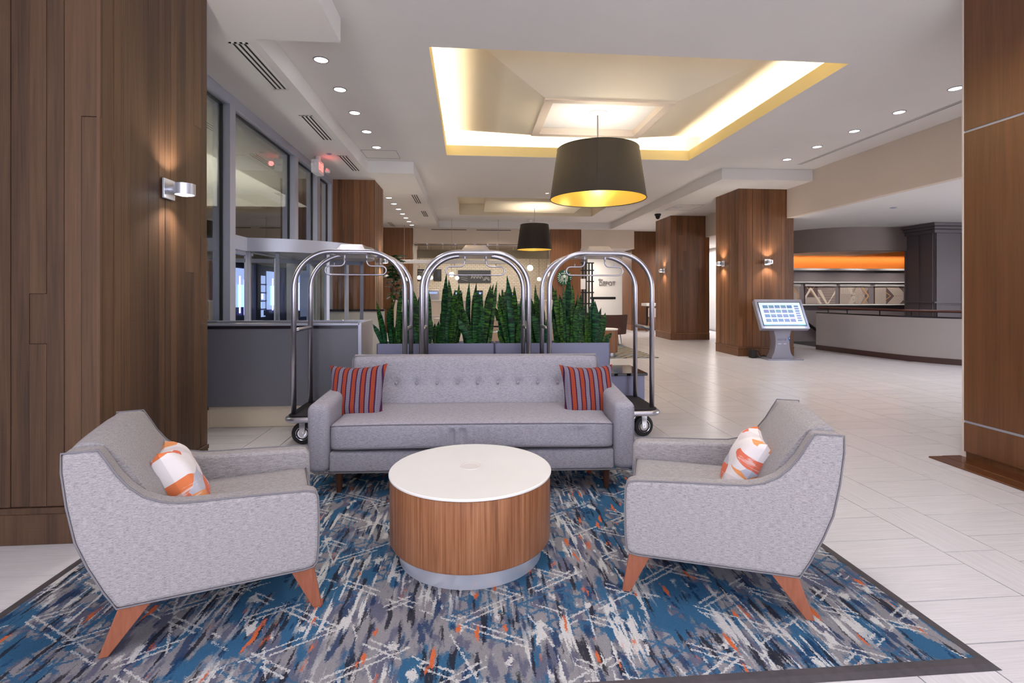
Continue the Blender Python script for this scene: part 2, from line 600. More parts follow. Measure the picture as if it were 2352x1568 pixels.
mb = MB(); ribbon(mb, smooth_pts(CURV), 2.48, 3.08, .12)
struct(mb.done('wall_back', M['taupe'], smooth=True, auto=40))
mb = MB(); cp = [(p.x, p.y + .02) for p in smooth_pts(CURV)] + [(11.2, 14.05), (7.9, 14.05)]
mb.prism(cp[:], 'z', 2.482, 2.5); struct(mb.done('ceiling', M['cream']))
mb = MB(); mb.box(7.3, 14, 14.4, 14.5, 2.12, 3.05); struct(mb.done('wall_back', M['orange']))
mb = MB(); mb.box(7.3, 14, 14.2, 14.5, -1.6, 2.06)
aw = struct(mb.done('wall_back', paint('stair_back_paint', sr(124, 114, 116))))
mb = MB(); mb.box(7.3, 13.4, 14.05, 14.5, 2.06, 2.12); mb.box(7.3, 13.4, 14.12, 14.2, 1.70, 1.73); mb.box(7.3, 13.4, 14.1, 14.2, 1.04, 1.075)
mb.done('ledge', M['white'], aw, bevel=.008)
light('orange_cove', 'AREA', (10.6, 14.26, 2.47), 8, (1.0, .70, .36), (radians(20), 0, 0), 5.2, .05)
# floor of the lower flight
mb = MB()
for i in range(8): mb.box(9.2, 14, 13.9 - i * .0, 14.2, -1.6, -.2 - i * .15)
# panelled block
mb = MB(); mb.box(11.12, 14.0, 11.39, 12.25, -1.6, 3.08)
pb = struct(mb.done('wall_right', M['panel']))
for x in (11.14, 11.82, 12.5, 13.2):
    block('batten', M['panel'], pb, x, x + .03, 11.36, 11.39, -1, 2.9)
for y in (11.42, 11.80, 12.18):
    block('batten', M['panel'], pb, 11.09, 11.12, y, y + .03, -1, 2.9)
block('rail', M['panel'], pb, 11.1, 14, 11.355, 11.39, 1.16, 1.20); block('rail', M['panel'], pb, 11.085, 11.12, 11.36, 12.25, 1.16, 1.20)
mb = MB()
for (o, z0, z1) in ((.06, 2.84, 2.93), (.1, 2.93, 3.0), (.16, 3.0, 3.08)):
    mb.box(11.12 - o, 14, 11.39 - o, 12.3, z0, z1)
mb.done('cornice', M['panel'], pb, bevel=.012)

# curved half wall of the stair
CW1 = [(8.62, 12.1), (8.72, 11.4), (8.86, 10.6), (9.02, 9.94), (9.25, 9.47), (9.56, 9.05), (10.1, 8.5), (11.2, 7.8)]
cs = smooth_pts(CW1, 6)
hw = thing('stair_half_wall', 'curved pale grey half wall of the stair well with a dark cap and wooden handrail', 'half wall')
mb = MB(); ribbon(mb, cs, 0.10, .90, .13); mb.done('body', M['stairgrey'], hw, smooth=True, auto=40)
mb = MB(); ribbon(mb, [p + Vector((0, 0)) for p in cs], .90, .93, .14); mb.done('cap', M['lowcap'], hw, smooth=True, auto=40)
mb = MB()
cs2 = [(p[0] - .015, p[1] - .01) for p in cs]
ribbon(mb, cs2, 0, .115, .05); mb.done('skirting', M['skirt'], hw, smooth=True, auto=40)
mb = MB(); mb.tube([(p[0] + .12, p[1] + .08, 1.035) for p in cs], .026, 8); mb.done('handrail', M['railwood'], hw, smooth=True)
for i in (3, 7, 13, 19, 24, 29):
    p = cs[min(i, len(cs) - 1)]
    MB().tube([(p[0] + .12, p[1] + .08, .93), (p[0] + .12, p[1] + .08, 1.03)], .012, 8).done('post', M['lowcap'], hw)
# sloping black rail on the art wall
hr = MB().tube([(9.2, 14.13, .93), (10.8, 14.13, -.16)], .045, 8).done('stair_handrail', M['gasket'])
tag(hr, 'sloping black handrail going down the wall beside the kiosk screen', 'handrail')

# art panels between grey piers
random.seed(3)
M['art_dark'] = plain('art_brown', sr(104, 84, 82), .6); M['art_light'] = plain('art_cream', sr(226, 210, 196), .6); M['art_tan'] = plain('art_tan', sr(196, 150, 104), .6)


def strip(mb, p, q, wd, y, mi, box):
    x0, x1, z0, z1 = box
    d = Vector((q[0] - p[0], q[1] - p[1])); L = d.length; d /= L; n = Vector((-d.y, d.x)) * wd / 2
    P = [Vector(p) + n, Vector(q) + n, Vector(q) - n, Vector(p) - n]
    # clip to the box
    def clip(poly, ax, lim, sgn):
        out = []
        for i in range(len(poly)):
            a, b = poly[i], poly[(i + 1) % len(poly)]
            ia, ib = (a[ax] - lim) * sgn >= 0, (b[ax] - lim) * sgn >= 0
            if ia: out.append(a)
            if ia != ib:
                t = (lim - a[ax]) / (b[ax] - a[ax]); out.append(a + (b - a) * t)
        return out
    for ax, lim, sg in ((0, x0, 1), (0, x1, -1), (1, z0, 1), (1, z1, -1)):
        P = clip(P, ax, lim, sg)
        if len(P) < 3: return
    mb.add([(v[0], y, v[1]) for v in P], [tuple(range(len(P)))[::-1]], mi)


def art(x0, x1, style, label):
    z0, z1 = 1.085, 1.60
    o = thing('art_panel', label, 'artwork', (0, 0, 0), group=None)
    MB().box(x0, x1, 14.17, 14.2, z0, z1).done('board', M['art_dark'], o)
    mb = MB(); B = (x0, x1, z0, z1); yy = 14.168; W = x1 - x0; H = z1 - z0
    if style == 0:
        for k in range(16):
            z = z0 + .01 + k * .012; strip(mb, (x0, z), (x0 + W * .5, z), .006, yy, 1, B)
        for k in range(20):
            z = z0 + k * .026; strip(mb, (x0 + W * .42, z), (x1, z), .007, yy, 1, B)
        strip(mb, (x0 - .05, z0 + .1), (x0 + .17, z1 - .05), .055, yy - .002, 1, B)
        strip(mb, (x0 + .17, z1 - .06), (x0 + .5, z0 - .02), .055, yy - .003, 1, B)
        strip(mb, (x0 + .03, z1), (x0 + .3, z0 + .2), .02, yy - .001, 2, B); strip(mb, (x0 + .3, z1), (x0 + .05, z0 + .25), .02, yy - .001, 2, B)
        for k in range(4):
            strip(mb, (x0 + .38 + k * .03, z1 - .1), (x0 + .66 + k * .012, z0 - .02), .02, yy - .003 - k * .0005, 1, B)
            strip(mb, (x0 + .66 + k * .012, z0 - .02), (x1 + .05, z1 - .14 + k * .03), .02, yy - .004 - k * .0005, 1, B)
    elif style == 1:
        for k in range(26):
            z = z0 + k * .021; strip(mb, (x0, z), (x0 + W * random.uniform(.38, .55), z), .010, yy, 1, B)
        for k in range(7):
            x = x0 + .05 + k * .05; strip(mb, (x, z1), (x, z1 - .22), .012, yy - .001, 1, B)
        cx, cz = x0 + W * .64, z0 + H * .45
        for k in range(-6, 7):
            strip(mb, (cx + k * .03 - .3, cz + .55), (cx + k * .03 + .3, cz - .55), .008, yy - .002, 1, B)
            strip(mb, (cx + k * .03 + .3, cz + .55), (cx + k * .03 - .3, cz - .55), .008, yy - .003, 1, B)
        strip(mb, (x1 - .22, z1), (x1 - .01, cz), .045, yy - .004, 2, B); strip(mb, (x1 - .01, cz), (x1 - .22, z0 - .05), .045, yy - .004, 2, B)
    else:
        for k in range(16):
            x = x0 + .02 + k * .022; strip(mb, (x, z0), (x, z1), .011, yy, 1, B)
        cz = z0 + H * .45
        for k in range(9):
            x = x0 + W * .34 + k * .045
            strip(mb, (x, z1 + .05), (x + .33, cz), .018, yy - .001, 1, B); strip(mb, (x + .33, cz), (x, z0 - .1), .018, yy - .002, 1, B)
        strip(mb, (x0 + .32, cz + .13), (x0 + .5, cz), .022, yy - .004, 2, B); strip(mb, (x0 + .5, cz), (x0 + .32, cz - .13), .022, yy - .004, 2, B)
    mb.done('pattern', [M['art_dark'], M['art_light'], M['art_tan']], o)
    MB().box(x0 - .02, x1 + .02, 14.13, 14.2, z1, 1.66).done('blind', M['stairgrey'], o)


art(9.0, 9.58, 1, 'strip of patterned art beside the column, mostly hidden behind the screen')
art(9.76, 10.68, 0, 'art panel of cream zigzags and triangles, left of the row above the stair')
art(10.83, 11.73, 1, 'middle art panel with an interlaced diamond and tan arrow above the stair')
art(11.92, 12.83, 2, 'right art panel of cream arrows over vertical lines by the dark panelling')

# window wall -------------------------------------------------------------
mb = MB(); mb.box(-3.0, -2.95, 4.2, 4.85, .23, ZS); struct(mb.done('wall_left', M['cream']))
win = struct(thing('window_1', 'tall grey aluminium framed glazing beside the entrance', 'window'))
for (a, b) in ((4.9, 5.0), (6.2, 6.34), (8.42, 8.58), (9.62, 9.80), (10.6, 10.72)):
    block('mullion', M['alu'], win, -2.90, -2.77, a, b, .23, 3.60)
block('header', M['alu'], win, -2.92, -2.77, 4.85, 10.72, 3.60, 3.715)
block('transom', M['alu'], win, -2.88, -2.80, 4.85, 6.34, .23, .33)
block('transom', M['alu'], win, -2.90, -2.79, 6.34, 10.72, 1.93, 2.10)
for (a, b) in ((5.0, 6.2), (6.34, 8.42), (8.58, 9.62), (9.80, 10.6)):
    z = .33 if a < 6 else 2.10
    block('pane', M['glass'], win, -2.872, -2.866, a, b, z, 3.60)
    mb = MB()
    mb.box(-2.885, -2.85, b - .012, b, z, 3.6); mb.box(-2.885, -2.85, a, a + .012, z, 3.6); mb.box(-2.885, -2.85, a, b, 3.588, 3.6)
    mb.done('gasket', M['gasket'], win)
block('pane', M['glass'], win, -2.872, -2.866, 9.80, 10.6, .23, 1.93)

# raised ledge beneath, low partition walls
mb = MB(); mb.box(-3.0, -2.69, 4.7, 5.56, 0, .20); lg = struct(mb.done('trim_1', M['plaster']))
block('cap', M['lowcap'], lg, -3.0, -2.67, 4.7, 5.5, .20, .232)
pw = thing('low_partition', 'dark grey low partition with a steel edged top on a cream stone base', 'partition')
MB().box(-2.95, -1.15, 5.56, 6.12, 0, .228).done('base', M['plaster'], pw, bevel=.006)
mb = MB(); mb.box(-2.95, -1.16, 5.50, 5.52, .228, 1.03); mb.box(-2.95, -1.16, 6.1, 6.12, .228, 1.03)
mb.done('panel', M['greywall'], pw)
MB().box(-2.95, -1.165, 5.49, 6.12, 1.03, 1.062).done('cap', M['lowcap'], pw)
mb = MB(); mb.box(-2.95, -1.15, 5.488, 5.50, 1.062, 1.085); mb.box(-1.165, -1.13, 5.488, 6.13, .228, 1.09)
mb.box(-2.95, -1.16, 6.12, 6.13, 1.03, 1.085)
mb.done('edge', M['alu'], pw, bevel=.003)
pw = thing('low_partition', 'light grey low partition with dark cap in front of the left wood column', 'partition')
MB().box(-2.76, -1.70, 10.38, 10.50, 0, 1.04).done('panel', M['greylite'], pw)
MB().box(-2.76, -1.69, 10.36, 10.52, 1.04, 1.08).done('cap', M['lowcap'], pw)

# revolving door ----------------------------------------------------------
rc = (-2.95, 8.15); RR = 1.45
rd = thing('revolving_door', 'curved glass revolving door with a pale metal canopy ring', 'door', (rc[0], rc[1], 0))
mb = MB(); n = 48
a0, a1 = radians(-83), radians(83)


def arc(r, s, e, n): return [(r * cos(s + (e - s) * i / n), r * sin(s + (e - s) * i / n)) for i in range(n + 1)]


def arcwall(mb, r0, r1, s, e, n, z0, z1):
    A = arc(r0, s, e, n); B = arc(r1, s, e, n); vs = []; fs = []
    for a, b in zip(A, B): vs += [(*a, z0), (*b, z0), (*b, z1), (*a, z1)]
    for i in range(n):
        for j in range(4):
            k = (j + 1) % 4; fs.append((4 * i + j, 4 * i + k, 4 * i + 4 + k, 4 * i + 4 + j))
    fs += [(3, 2, 1, 0), (4 * n, 4 * n + 1, 4 * n + 2, 4 * n + 3)]
    mb.add(vs, fs)


arcwall(mb, RR - .12, RR, radians(-84), radians(84), 48, 1.93, 2.10)
mb.prism(arc(RR - .005, a0, a1, 32), 'z', 2.07, 2.09)
mb.prism(arc(RR - .12, a0, a1, 32), 'z', 1.95, 1.96)
mb.done('canopy', M['alu'], rd, smooth=True, auto=40)
mb = MB(); arcwall(mb, RR - .1, RR - .09, radians(-84), radians(-43), 16, .05, 1.93); mb.done('curved_glass', M['glass_clear'], rd, smooth=True, auto=40)
mb = MB(); arcwall(mb, RR - .1, RR - .09, radians(55), radians(84), 12, .05, 1.93); mb.done('curved_glass', M['glass_clear'], rd, smooth=True, auto=40)
for ang in (-43, 55, -84, 84):
    c = (cos(radians(ang)) * (RR - .08), sin(radians(ang)) * (RR - .08))
    MB().box(-.03, .03, -.025, .025, 0, 1.93).done('post', M['alu'], rd, bevel=.005, loc=(c[0], c[1], 0), rot=(0, 0, radians(ang)))
M['wing'] = plain('door_wing_metal', sr(104, 108, 126), .4, .3)
for ang in (20, 110, 200, 290):
    wg = MB(); wg.box(.03, 1.28, -.02, .02, 1.86, 1.92); wg.box(.03, 1.28, -.02, .02, .02, .12); wg.box(1.24, 1.29, -.02, .02, .02, 1.92)
    o = wg.done('door_wing', M['wing'], rd, rot=(0, 0, radians(ang)))
    MB().box(.06, 1.24, -.003, .003, .12, 1.86).done('pane', M['glass_clear'], o)
MB().cyl(.04, 0, 1.93).done('spindle', M['alu'], rd, smooth=True, auto=40)

# outside the glazing: covered drive, shopfront across the way -------------
ext = struct(MB().box(-16, -3.0, -4, 24, -.25, -.02).done('exterior_ground', plain('asphalt', sr(70, 72, 84), .5)), 'dark pavement outside the entrance glazing', 'ground')
struct(MB().box(-9, -2.95, 2, 24, 4.1, 4.3).done('exterior_ceiling', paint('canopy_paint', sr(170, 164, 148))), 'beige soffit of the covered entrance outside', 'ceiling')
mb = MB(); mb.box(-8.2, -8.0, 4, 26, 2.5, 5.2)
ew = struct(mb.done('exterior_wall', paint('facade', sr(150, 138, 112))), 'beige facade across the covered entrance', 'wall')
mb = MB(); mb.box(-8.2, -8.0, 4, 26, -.2, .25)
for y in range(5, 26, 3): mb.box(-8.2, -8.0, y, y + .45, .2, 2.5)
mb.done('shop_piers', paint('pier_dimmed', sr(66, 70, 92)), ew)  # lower facade coloured darker to hold back the warm flood of light
M['shoplight'] = emit('shop_interior_glow', (.40, .52, .95), .75)
M['shopdark'] = plain('shop_dark', sr(40, 44, 60), .4)
M['blueneon'] = emit('violet_tube', (.25, .25, 1.0), 4.0); M['cyanneon'] = emit('cyan_display', (.3, .85, 1.0), 1.6)
M['shopwarm'] = emit('warm_shop_window', (1.0, .78, .45), .8)
mb = MB(); mb.box(-8.4, -8.3, 4, 26, -.2, 2.6); mb.done('backing', M['shopdark'], ew)
random.seed(11)
for y in range(5, 26, 3):
    mt = random.choice(['shoplight', 'shoplight', 'shopwarm'])
    block('lit_window', M[mt], ew, -8.29, -8.25, y + .6, y + 1.55, .4, 2.1)
    block('lit_window', M['shoplight'], ew, -8.29, -8.25, y + 1.75, y + 2.8, .5 + random.random() * .5, 2.3)
    for k in range(5):
        z = .4 + k * .33; block('shelf', M['shopdark'], ew, -8.24, -8.2, y + .6, y + 1.55, z, z + .05)
    block('light_tube', M['blueneon'], ew, -8.02, -7.98, y + 1.62, y + 1.66, .7, 2.0)
    block('display', M['cyanneon'], ew, -8.22, -8.18, y + 2.0, y + 2.35, .9, 1.7)
    for k in range(4):
        block('poster', M[['shopwarm', 'cyanneon', 'blueneon', 'shopdark'][(k + y) % 4]], ew, -8.23, -8.2, y + .65 + .22 * k, y + .78 + .22 * k, .5 + .33 * (k % 3), .72 + .33 * (k % 3))
    block('display', M['blueneon'], ew, -8.23, -8.2, y + 2.5, y + 2.56, .6, 1.9)
light('entrance_soffit', 'AREA', (-5.6, 9, 3.6), 330, (1.0, .92, .75), (0, 0, 0), 3, 9)
light('soffit_fill', 'AREA', (-5.6, 9, 2.75), 420, (1.0, .95, .85), (pi, 0, 0), 1.0, 9)  # upward light added outside to brighten the soffit
M['vest'] = plain('vestibule_metal', sr(112, 118, 146), .4, .2)
vest = struct(thing('window_2', 'pale metal framed outer vestibule screen seen through the glazing', 'window'))
for y in (5.6, 6.9, 8.2, 9.5, 10.8, 12.1):
    block('mullion', M['vest'], vest, -5.1, -4.98, y, y + .1, 0, 2.35)
block('header', M['vest'], vest, -5.1, -4.98, 5.4, 12.3, 2.25, 2.5)
block('transom', M['vest'], vest, -5.1, -5.0, 5.4, 12.3, 0, .12)
for x in (10.0, 11.2, 12.4): light('art_fill', 'SPOT', (x, 13.2, 2.46), 46, (1, .95, .9), (radians(30), 0, 0), .05, spot=100, blend=.9)  # spots added to brighten the dark art wall
# palm plant in the vestibule
pm = thing('potted_palm', 'small spiky palm in a white pot outside the revolving door', 'plant', (-4.72, 7.6, 0))
MB().lathe([(.001, 0), (.16, 0), (.2, .42), (.17, .42), (.15, .38), (.001, .38)], 20).done('pot', M['white'], pm, smooth=True, auto=40)
M['palm'] = plain('palm_green', sr(46, 84, 52), .5)
for k in range(16):
    a = k * 2.4; e = .35 + .5 * ((k * 7) % 5) / 5
    pts = [(cos(a) * e * t, sin(a) * e * t, .4 + .75 * t - .55 * t * t * e * 1.6) for t in (0, .25, .5, .75, 1)]
    MB().tube(pts, [.012, .02, .018, .012, .002], 4).done('frond', M['palm'], pm)

# ================================================================== COLUMNS
def clad(o, mat, face, a, b, fix, out, z0, z1, wmin, wmax, seed, split=.3, fixedw=None):
    """planks on a face: face 'x' = plank faces look along x (run along y)"""
    r = random.Random(seed); t = a; seams = []
    while t < b - .004:
        wd = fixedw or r.uniform(wmin, wmax); e = min(b, t + wd)
        if b - e < wmin * .5: e = b
        cuts = [z0]
        if r.random() < split: cuts.append(r.uniform(z0 + .6, z1 - .8))
        if r.random() < split * .5: cuts.append(r.uniform(z0 + .4, z1 - .5))
        cuts = sorted(cuts) + [z1]
        for i in range(len(cuts) - 1):
            d = out * (.016 + r.uniform(0, .006)); gg = .0012
            if cuts[i + 1] - cuts[i] < .1: continue
            if face == 'y': block('plank', mat, o, t + gg, e - gg, fix, fix + d, cuts[i] + gg, cuts[i + 1] - gg)
            else: block('plank', mat, o, fix, fix + d, t + gg, e - gg, cuts[i] + gg, cuts[i + 1] - gg)
        t = e


def column(label, x0, x1, y0, y1, mat, faces, seed, zt=ZS, wmin=.07, wmax=.13, toe=.02, base=.17, plankw=None, planks=True):
    o = thing('wood_clad_column', label, 'column')
    e = .022
    MB().box(x0 + e, x1 - e, y0 + e, y1 - e, 0, zt).done('core', mat, o)
    if planks:
        for i, fc in enumerate(faces):
            w0, w1 = (wmin, wmax) if plankw is None else plankw[i]
            if fc == '-y': clad(o, mat, 'y', x0, x1, y0 + e, -1, base + .04, zt, w0, w1, seed + i)
            if fc == '+x': clad(o, mat, 'x', y0, y1, x1 - e, 1, base + .04, zt, w0, w1, seed + i)
            if fc == '-x': clad(o, mat, 'x', y0, y1, x0 + e, -1, base + .04, zt, w0, w1, seed + i)
    mb = MB(); mb.box(x0 - .008, x1 + .008, y0 - .008, y1 + .008, base + .002, base + .036)
    mb.done('trim', mat, o, bevel=.003, seg=1)
    MB().box(x0 - .004, x1 + .004, y0 - .004, y1 + .004, 0, base).done('skirting', mat, o, bevel=.003, seg=1)
    return o


PW = M['pillar_wood']; CWD = M['column_wood']
column('big wood plank pillar filling the left edge, behind the left armchair', -3.2, -2.065, 3.06, 4.24, PW, ['-y', '+x'], 5, plankw=[(.085, .10), (.06, .125)])
column('wood column left of centre, behind the left luggage cart', -2.80, -1.93, 10.7, 11.72, CWD, ['-y', '+x'], 20)
column('wide wood column right of centre, behind the information screen', 5.95, 7.24, 10.9, 11.95, CWD, ['-y', '-x'], 30)
column('wood column just left of the one with the information screen', 6.0, 7.2, 14.86, 16.1, CWD, ['-y', '-x'], 40)
column('narrow far wood column beside the white passage, behind the bar stool', 6.05, 7.2, 18.75, 20.0, CWD, ['-y', '-x'], 50, planks=False)
column('far wood column with the round green sign', 2.91, 4.07, 18.40, 19.2, CWD, ['-y'], 60, planks=False)
column('far wood column at the left end of the cafe glass, above the fig tree', -3.05, -1.99, 18.40, 19.2, CWD, ['-y'], 70, planks=False)

# right pillar: smooth veneer panels with metal reveals
rp = thing('veneered_pillar', 'smooth veneered pillar at the right edge with metal seams', 'column')
PX, PY = 4.19, 4.03
MB().box(PX + .02, 5.3, 2.7, PY - .01, 0, ZC).done('core', M['veneer'], rp)
for z0, z1 in ((.06, .302), (.322, 2.756), (2.776, 3.94)):
    MB().box(PX, PX + .02, 2.7, PY - .012, z0, z1).done('panel', M['veneer'], rp)
for z in (.302, 2.756): MB().box(PX + .006, PX + .02, 2.7, PY - .012, z, z + .02).done('metal_strip', M['alu'], rp)
MB().box(PX - .006, PX + .03, PY - .012, PY, .01, ZC).done('edge_strip', M['cream'], rp)
th = thing('floor_strip', 'dark wooden strip on the floor at the foot of the right pillar', 'threshold')
MB().box(3.90, 4.02, 2.6, 4.055, 0, .012).done('board', M['floorwood'], th, bevel=.003, seg=1)
MB().box(4.022, 4.19, 2.6, 4.055, 0, .014).done('board', M['floorwood'], th, bevel=.003, seg=1)


# ================================================================== SCONCES
def sconce(label, x, y, z, nx, ny, pw=16):
    rz = math.atan2(ny, nx)
    o = thing('wall_sconce', label, 'wall lamp', (x, y, z), rz, 'up and down wall sconces')
    MB().box(0, .016, -.065, .065, -.068, .068).done('backplate', M['brushed'], o, bevel=.003)
    MB().tube([(.016, 0, 0), (.05, 0, 0)], .02, 12).done('arm', M['brushed'], o, smooth=True, auto=40)
    mb = MB(); mb.lathe([(.058, -.036), (.066, -.038), (.066, .038), (.058, .036)], 32, (.112, 0), closed=True)
    mb.lathe([(.058, -.02), (.001, -.02)], 32, (.112, 0)); mb.lathe([(.001, .02), (.058, .02)], 32, (.112, 0))
    mb.done('drum', M['brushed'], o, smooth=True, auto=40)
    for s in (-1, 1):
        mb = MB(); mb.lathe([(.057, .03 * s), (.045, .038 * s), (.025, .044 * s), (.001, .046 * s)], 24, (.112, 0))
        mb.done('lens', M['sconce_lens'], o, smooth=True)
    for s in (-1, 1):
        l = light('sconce_beam', 'SPOT', (.105, 0, .055 * s), pw, (1.0, .88, .76), (0 if s < 0 else pi, 0, 0), .015, spot=120, blend=.8)
        l.parent = o


sconce('brushed metal sconce glowing on the big left pillar', -2.060, 3.69, 2.11, 1, 0, 11)
sconce('sconce on the side of the left column, seen behind the luggage cart', -1.93, 11.31, 2.09, 1, 0, 14)
sconce('right-hand sconce above the information screen', 6.614, 10.9, 2.09, 0, -1, 14)
sconce('sconce on the narrow left side of the column with the screen', 5.95, 11.57, 2.09, -1, 0, 14)
sconce('sconce on the side of the column next to the bar stool', 6.0, 15.35, 2.09, -1, 0, 14)


# ================================================================== CEILING FIXTURES
def downlight(label, x, y, z, r=.082, pw=58, lens='lens', group=None, col=NEUT, spot=112):
    o = thing('downlight', label, 'downlight', (x, y, z), 0, group)
    MB().lathe([(r * .86, -.001), (r * .88, -.007), (r, -.006), (r * 1.04, 0)], 28).done('trim', M['trimwhite'], o, smooth=True)
    MB().lathe([(.001, -.002), (r * .86, -.003)], 28).done('lens', M[lens], o)
    if pw:
        l = light('downlight_beam', 'SPOT', (0, 0, -.02), pw, col, (0, 0, 0), .05, spot=spot, blend=.9); l.parent = o


ORD = ['nearest', 'second nearest', 'third', 'fourth', 'fifth', 'sixth', 'seventh']
for i, y in enumerate((5.75, 6.57, 7.40, 8.25, 9.12)):
    downlight(ORD[i] + ' downlight of the left row, beside the entrance glazing', -1.615, y, ZC, group='left row of downlights')
for i, y in enumerate((5.90, 6.74, 7.585, 8.45, 9.30)):
    downlight(ORD[i] + ' downlight of the right row, beside the long slot vent', 6.04, y, ZC, group='right row of downlights')
for i, y in enumerate((12.66, 13.5, 14.35, 15.2, 16.0, 16.8, 17.65)):
    downlight(ORD[i] + ' downlight of the far left row, past the left wood column', -1.95, y, ZS, pw=34, group='far left row of downlights')
downlight('small downlight inside the far tray, at its left corner', .12, 15.6, 4.33, .06, 12, 'lenswarm')
downlight('small downlight just in front of the far tray', 1.98, 12.95, ZC, .05, 16, 'lenswarm', col=WARM)
downlight('downlight over the passage, left', 4.5, 19.6, 3.04, .12, 40)
downlight('downlight over the passage, right', 5.3, 19.8, 3.04, .12, 40)
MB_ = MB().box(4.0, 6.1, 18.56, 22.6, 3.04, 3.1); struct(MB_.done('ceiling', M['white']))
# lights over the hall on the right, out of the frame behind the pillar, and behind the camera
for (x, y) in ((8.6, 6.4), (10.6, 7.6), (9.6, 10.6), (12.3, 10.3), (8.6, 17.4)):
    light('hall_downlight', 'SPOT', (x, y, 3.05), 75, (.93, .92, 1.0), (0, 0, 0), .07, spot=125, blend=.9)
# unseen area light added right of frame to lift the hall ceiling and pillar
light('hall_fill', 'AREA', (13.8, 5.5, 1.6), 230, (.90, .92, 1.0), (radians(90), 0, radians(90)), 6, 2.6)
light('panel_fill', 'SPOT', (12.4, 9.9, 3.0), 190, (.55, .6, 1.0), (radians(-28), 0, 0), .07, spot=90, blend=.9)  # cool spot added to tint the panelled front lavender
for (x, y) in ((-.4, 1.6), (2.0, 1.6), (.8, 3.6), (3.4, 3.2), (-1.3, -1.0), (3.0, -1.0)):
    light('near_downlight', 'SPOT', (x, y, 3.93 if x > -1.1 else 3.70), 78, NEUT, (0, 0, 0), .07, spot=120, blend=.9)
for (x, y) in ((1.0, 11.5), (3.2, 11.5), (1.0, 17.4), (3.2, 17.4), (4.6, 12.6), (4.6, 16)):
    light('seating_downlight', 'SPOT', (x, y, 3.93), 120, (1.0, .87, .72), (0, 0, 0), .07, spot=125, blend=.9)


def grille(label, x, y0, y1, z, wd=.15, slots=3, group=None):
    o = thing('air_grille', label, 'air vent', (x, 0, z), 0, group)
    mb = MB(); sw = wd / (slots * 2 + 1) * 1.15; n = slots
    xs = [-wd / 2]
    step = wd / n
    for i in range(n):
        c = -wd / 2 + step * (i + .5)
        block('slot', M['black'], o, c - sw * .5, c + sw * .5, y0 + .02, y1 - .02, -.004, -.001)
    fx = [(-wd / 2 - .01, -wd / 2 + step * .5 - sw * .5)]
    for i in range(n - 1): fx.append((-wd / 2 + step * (i + .5) + sw * .5, -wd / 2 + step * (i + 1.5) - sw * .5))
    fx.append((wd / 2 - step * .5 + sw * .5, wd / 2 + .01))
    for a, b in fx: mb.box(a, b, y0, y1, -.006, 0)
    mb.box(-wd / 2 - .01, wd / 2 + .01, y0, y0 + .02, -.006, 0); mb.box(-wd / 2 - .01, wd / 2 + .01, y1 - .02, y1, -.006, 0)
    mb.done('frame', M['ceiling'], o)


grille('nearest white slot vent in the left soffit, above the window', -2.133, 4.93, 6.03, ZS, group='left soffit vents')
grille('second white slot vent in the left soffit, before the exit sign', -2.133, 6.88, 7.97, ZS, group='left soffit vents')
grille('third slot vent in the left soffit, past the exit sign', -2.133, 8.84, 9.93, ZS, group='left soffit vents')
grille('slot vent in the far left soffit, nearer of the two by its right edge', -1.30, 12.2, 13.4, ZS)
grille('slot vent in the far left soffit, farther of the two by its right edge', -1.30, 14.6, 15.7, ZS)
grille('farthest slot vent over the left far wood column', -2.62, 17.0, 18.1, ZS)
grille('long thin double slot vent running along the right ceiling', 6.52, 4.95, 9.66, ZC, .08, 2)


def dome(label, x, y, z, r, h, mat, nm, cat):
    o = thing(nm, label, cat, (x, y, z))
    MB().lathe([(r * 1.3, 0), (r * 1.3, -h * .3), (r, -h * .35)], 20).done('ring', mat, o, smooth=True, auto=40)
    MB().lathe([(r, -h * .35), (r * .95, -h * .6), (r * .6, -h * .9), (.001, -h)], 20).done('dome', mat, o, smooth=True)


dome('black dome security camera under the right soffit', 5.505, 14.6, ZS, .07, .16, M['gasket'], 'security_camera', 'camera')
dome('round white smoke detector on the right soffit, above the far column', 5.6, 13.4, ZS, .09, .09, M['white'], 'smoke_detector', 'detector')
dome('flat sprinkler cover at the left of the far ceiling', -.78, 15.5, ZC, .12, .03, M['ceiling'], 'sprinkler_cover', 'sprinkler')
dome('flat sprinkler cover right of the far tray', 4.71, 15.4, ZC, .12, .03, M['ceiling'], 'sprinkler_cover', 'sprinkler')
dome('small sprinkler head behind the far pendant', 2.1, 17.7, ZC, .07, .08, M['white'], 'ceiling_sprinkler', 'sprinkler')
dome('small sprinkler head on the right of the main ceiling', 5.35, 8.6, ZC, .035, .025, M['white'], 'ceiling_sprinkler', 'sprinkler')
dome('sprinkler cap on the ceiling of the stair hall', 8.3, 9.4, 3.08, .05, .02, M['alu'], 'sprinkler_cover', 'sprinkler')
dome('sprinkler cap in front of the third left vent by the exit sign', -2.33, 8.75, ZS, .035, .02, M['alu'], 'sprinkler_cover', 'sprinkler')
for (lb, x0, x1, y0, y1, z) in (('thin outlined access panel in the ceiling after the left row of downlights', -1.93, -1.30, 9.3, 9.85, ZC), ('thin outlined access panel in the right soffit by the smoke detector', 5.45, 6.17, 13.0, 13.9, ZS)):
    mb = MB(); e = .008
    ring(mb, (x0, x1, y0, y1), (x0 + e, x1 - e, y0 + e, y1 - e), z - .004, z - .001)
    a = mb.done('access_panel', M['trimwhite']); tag(a, lb, 'access panel')


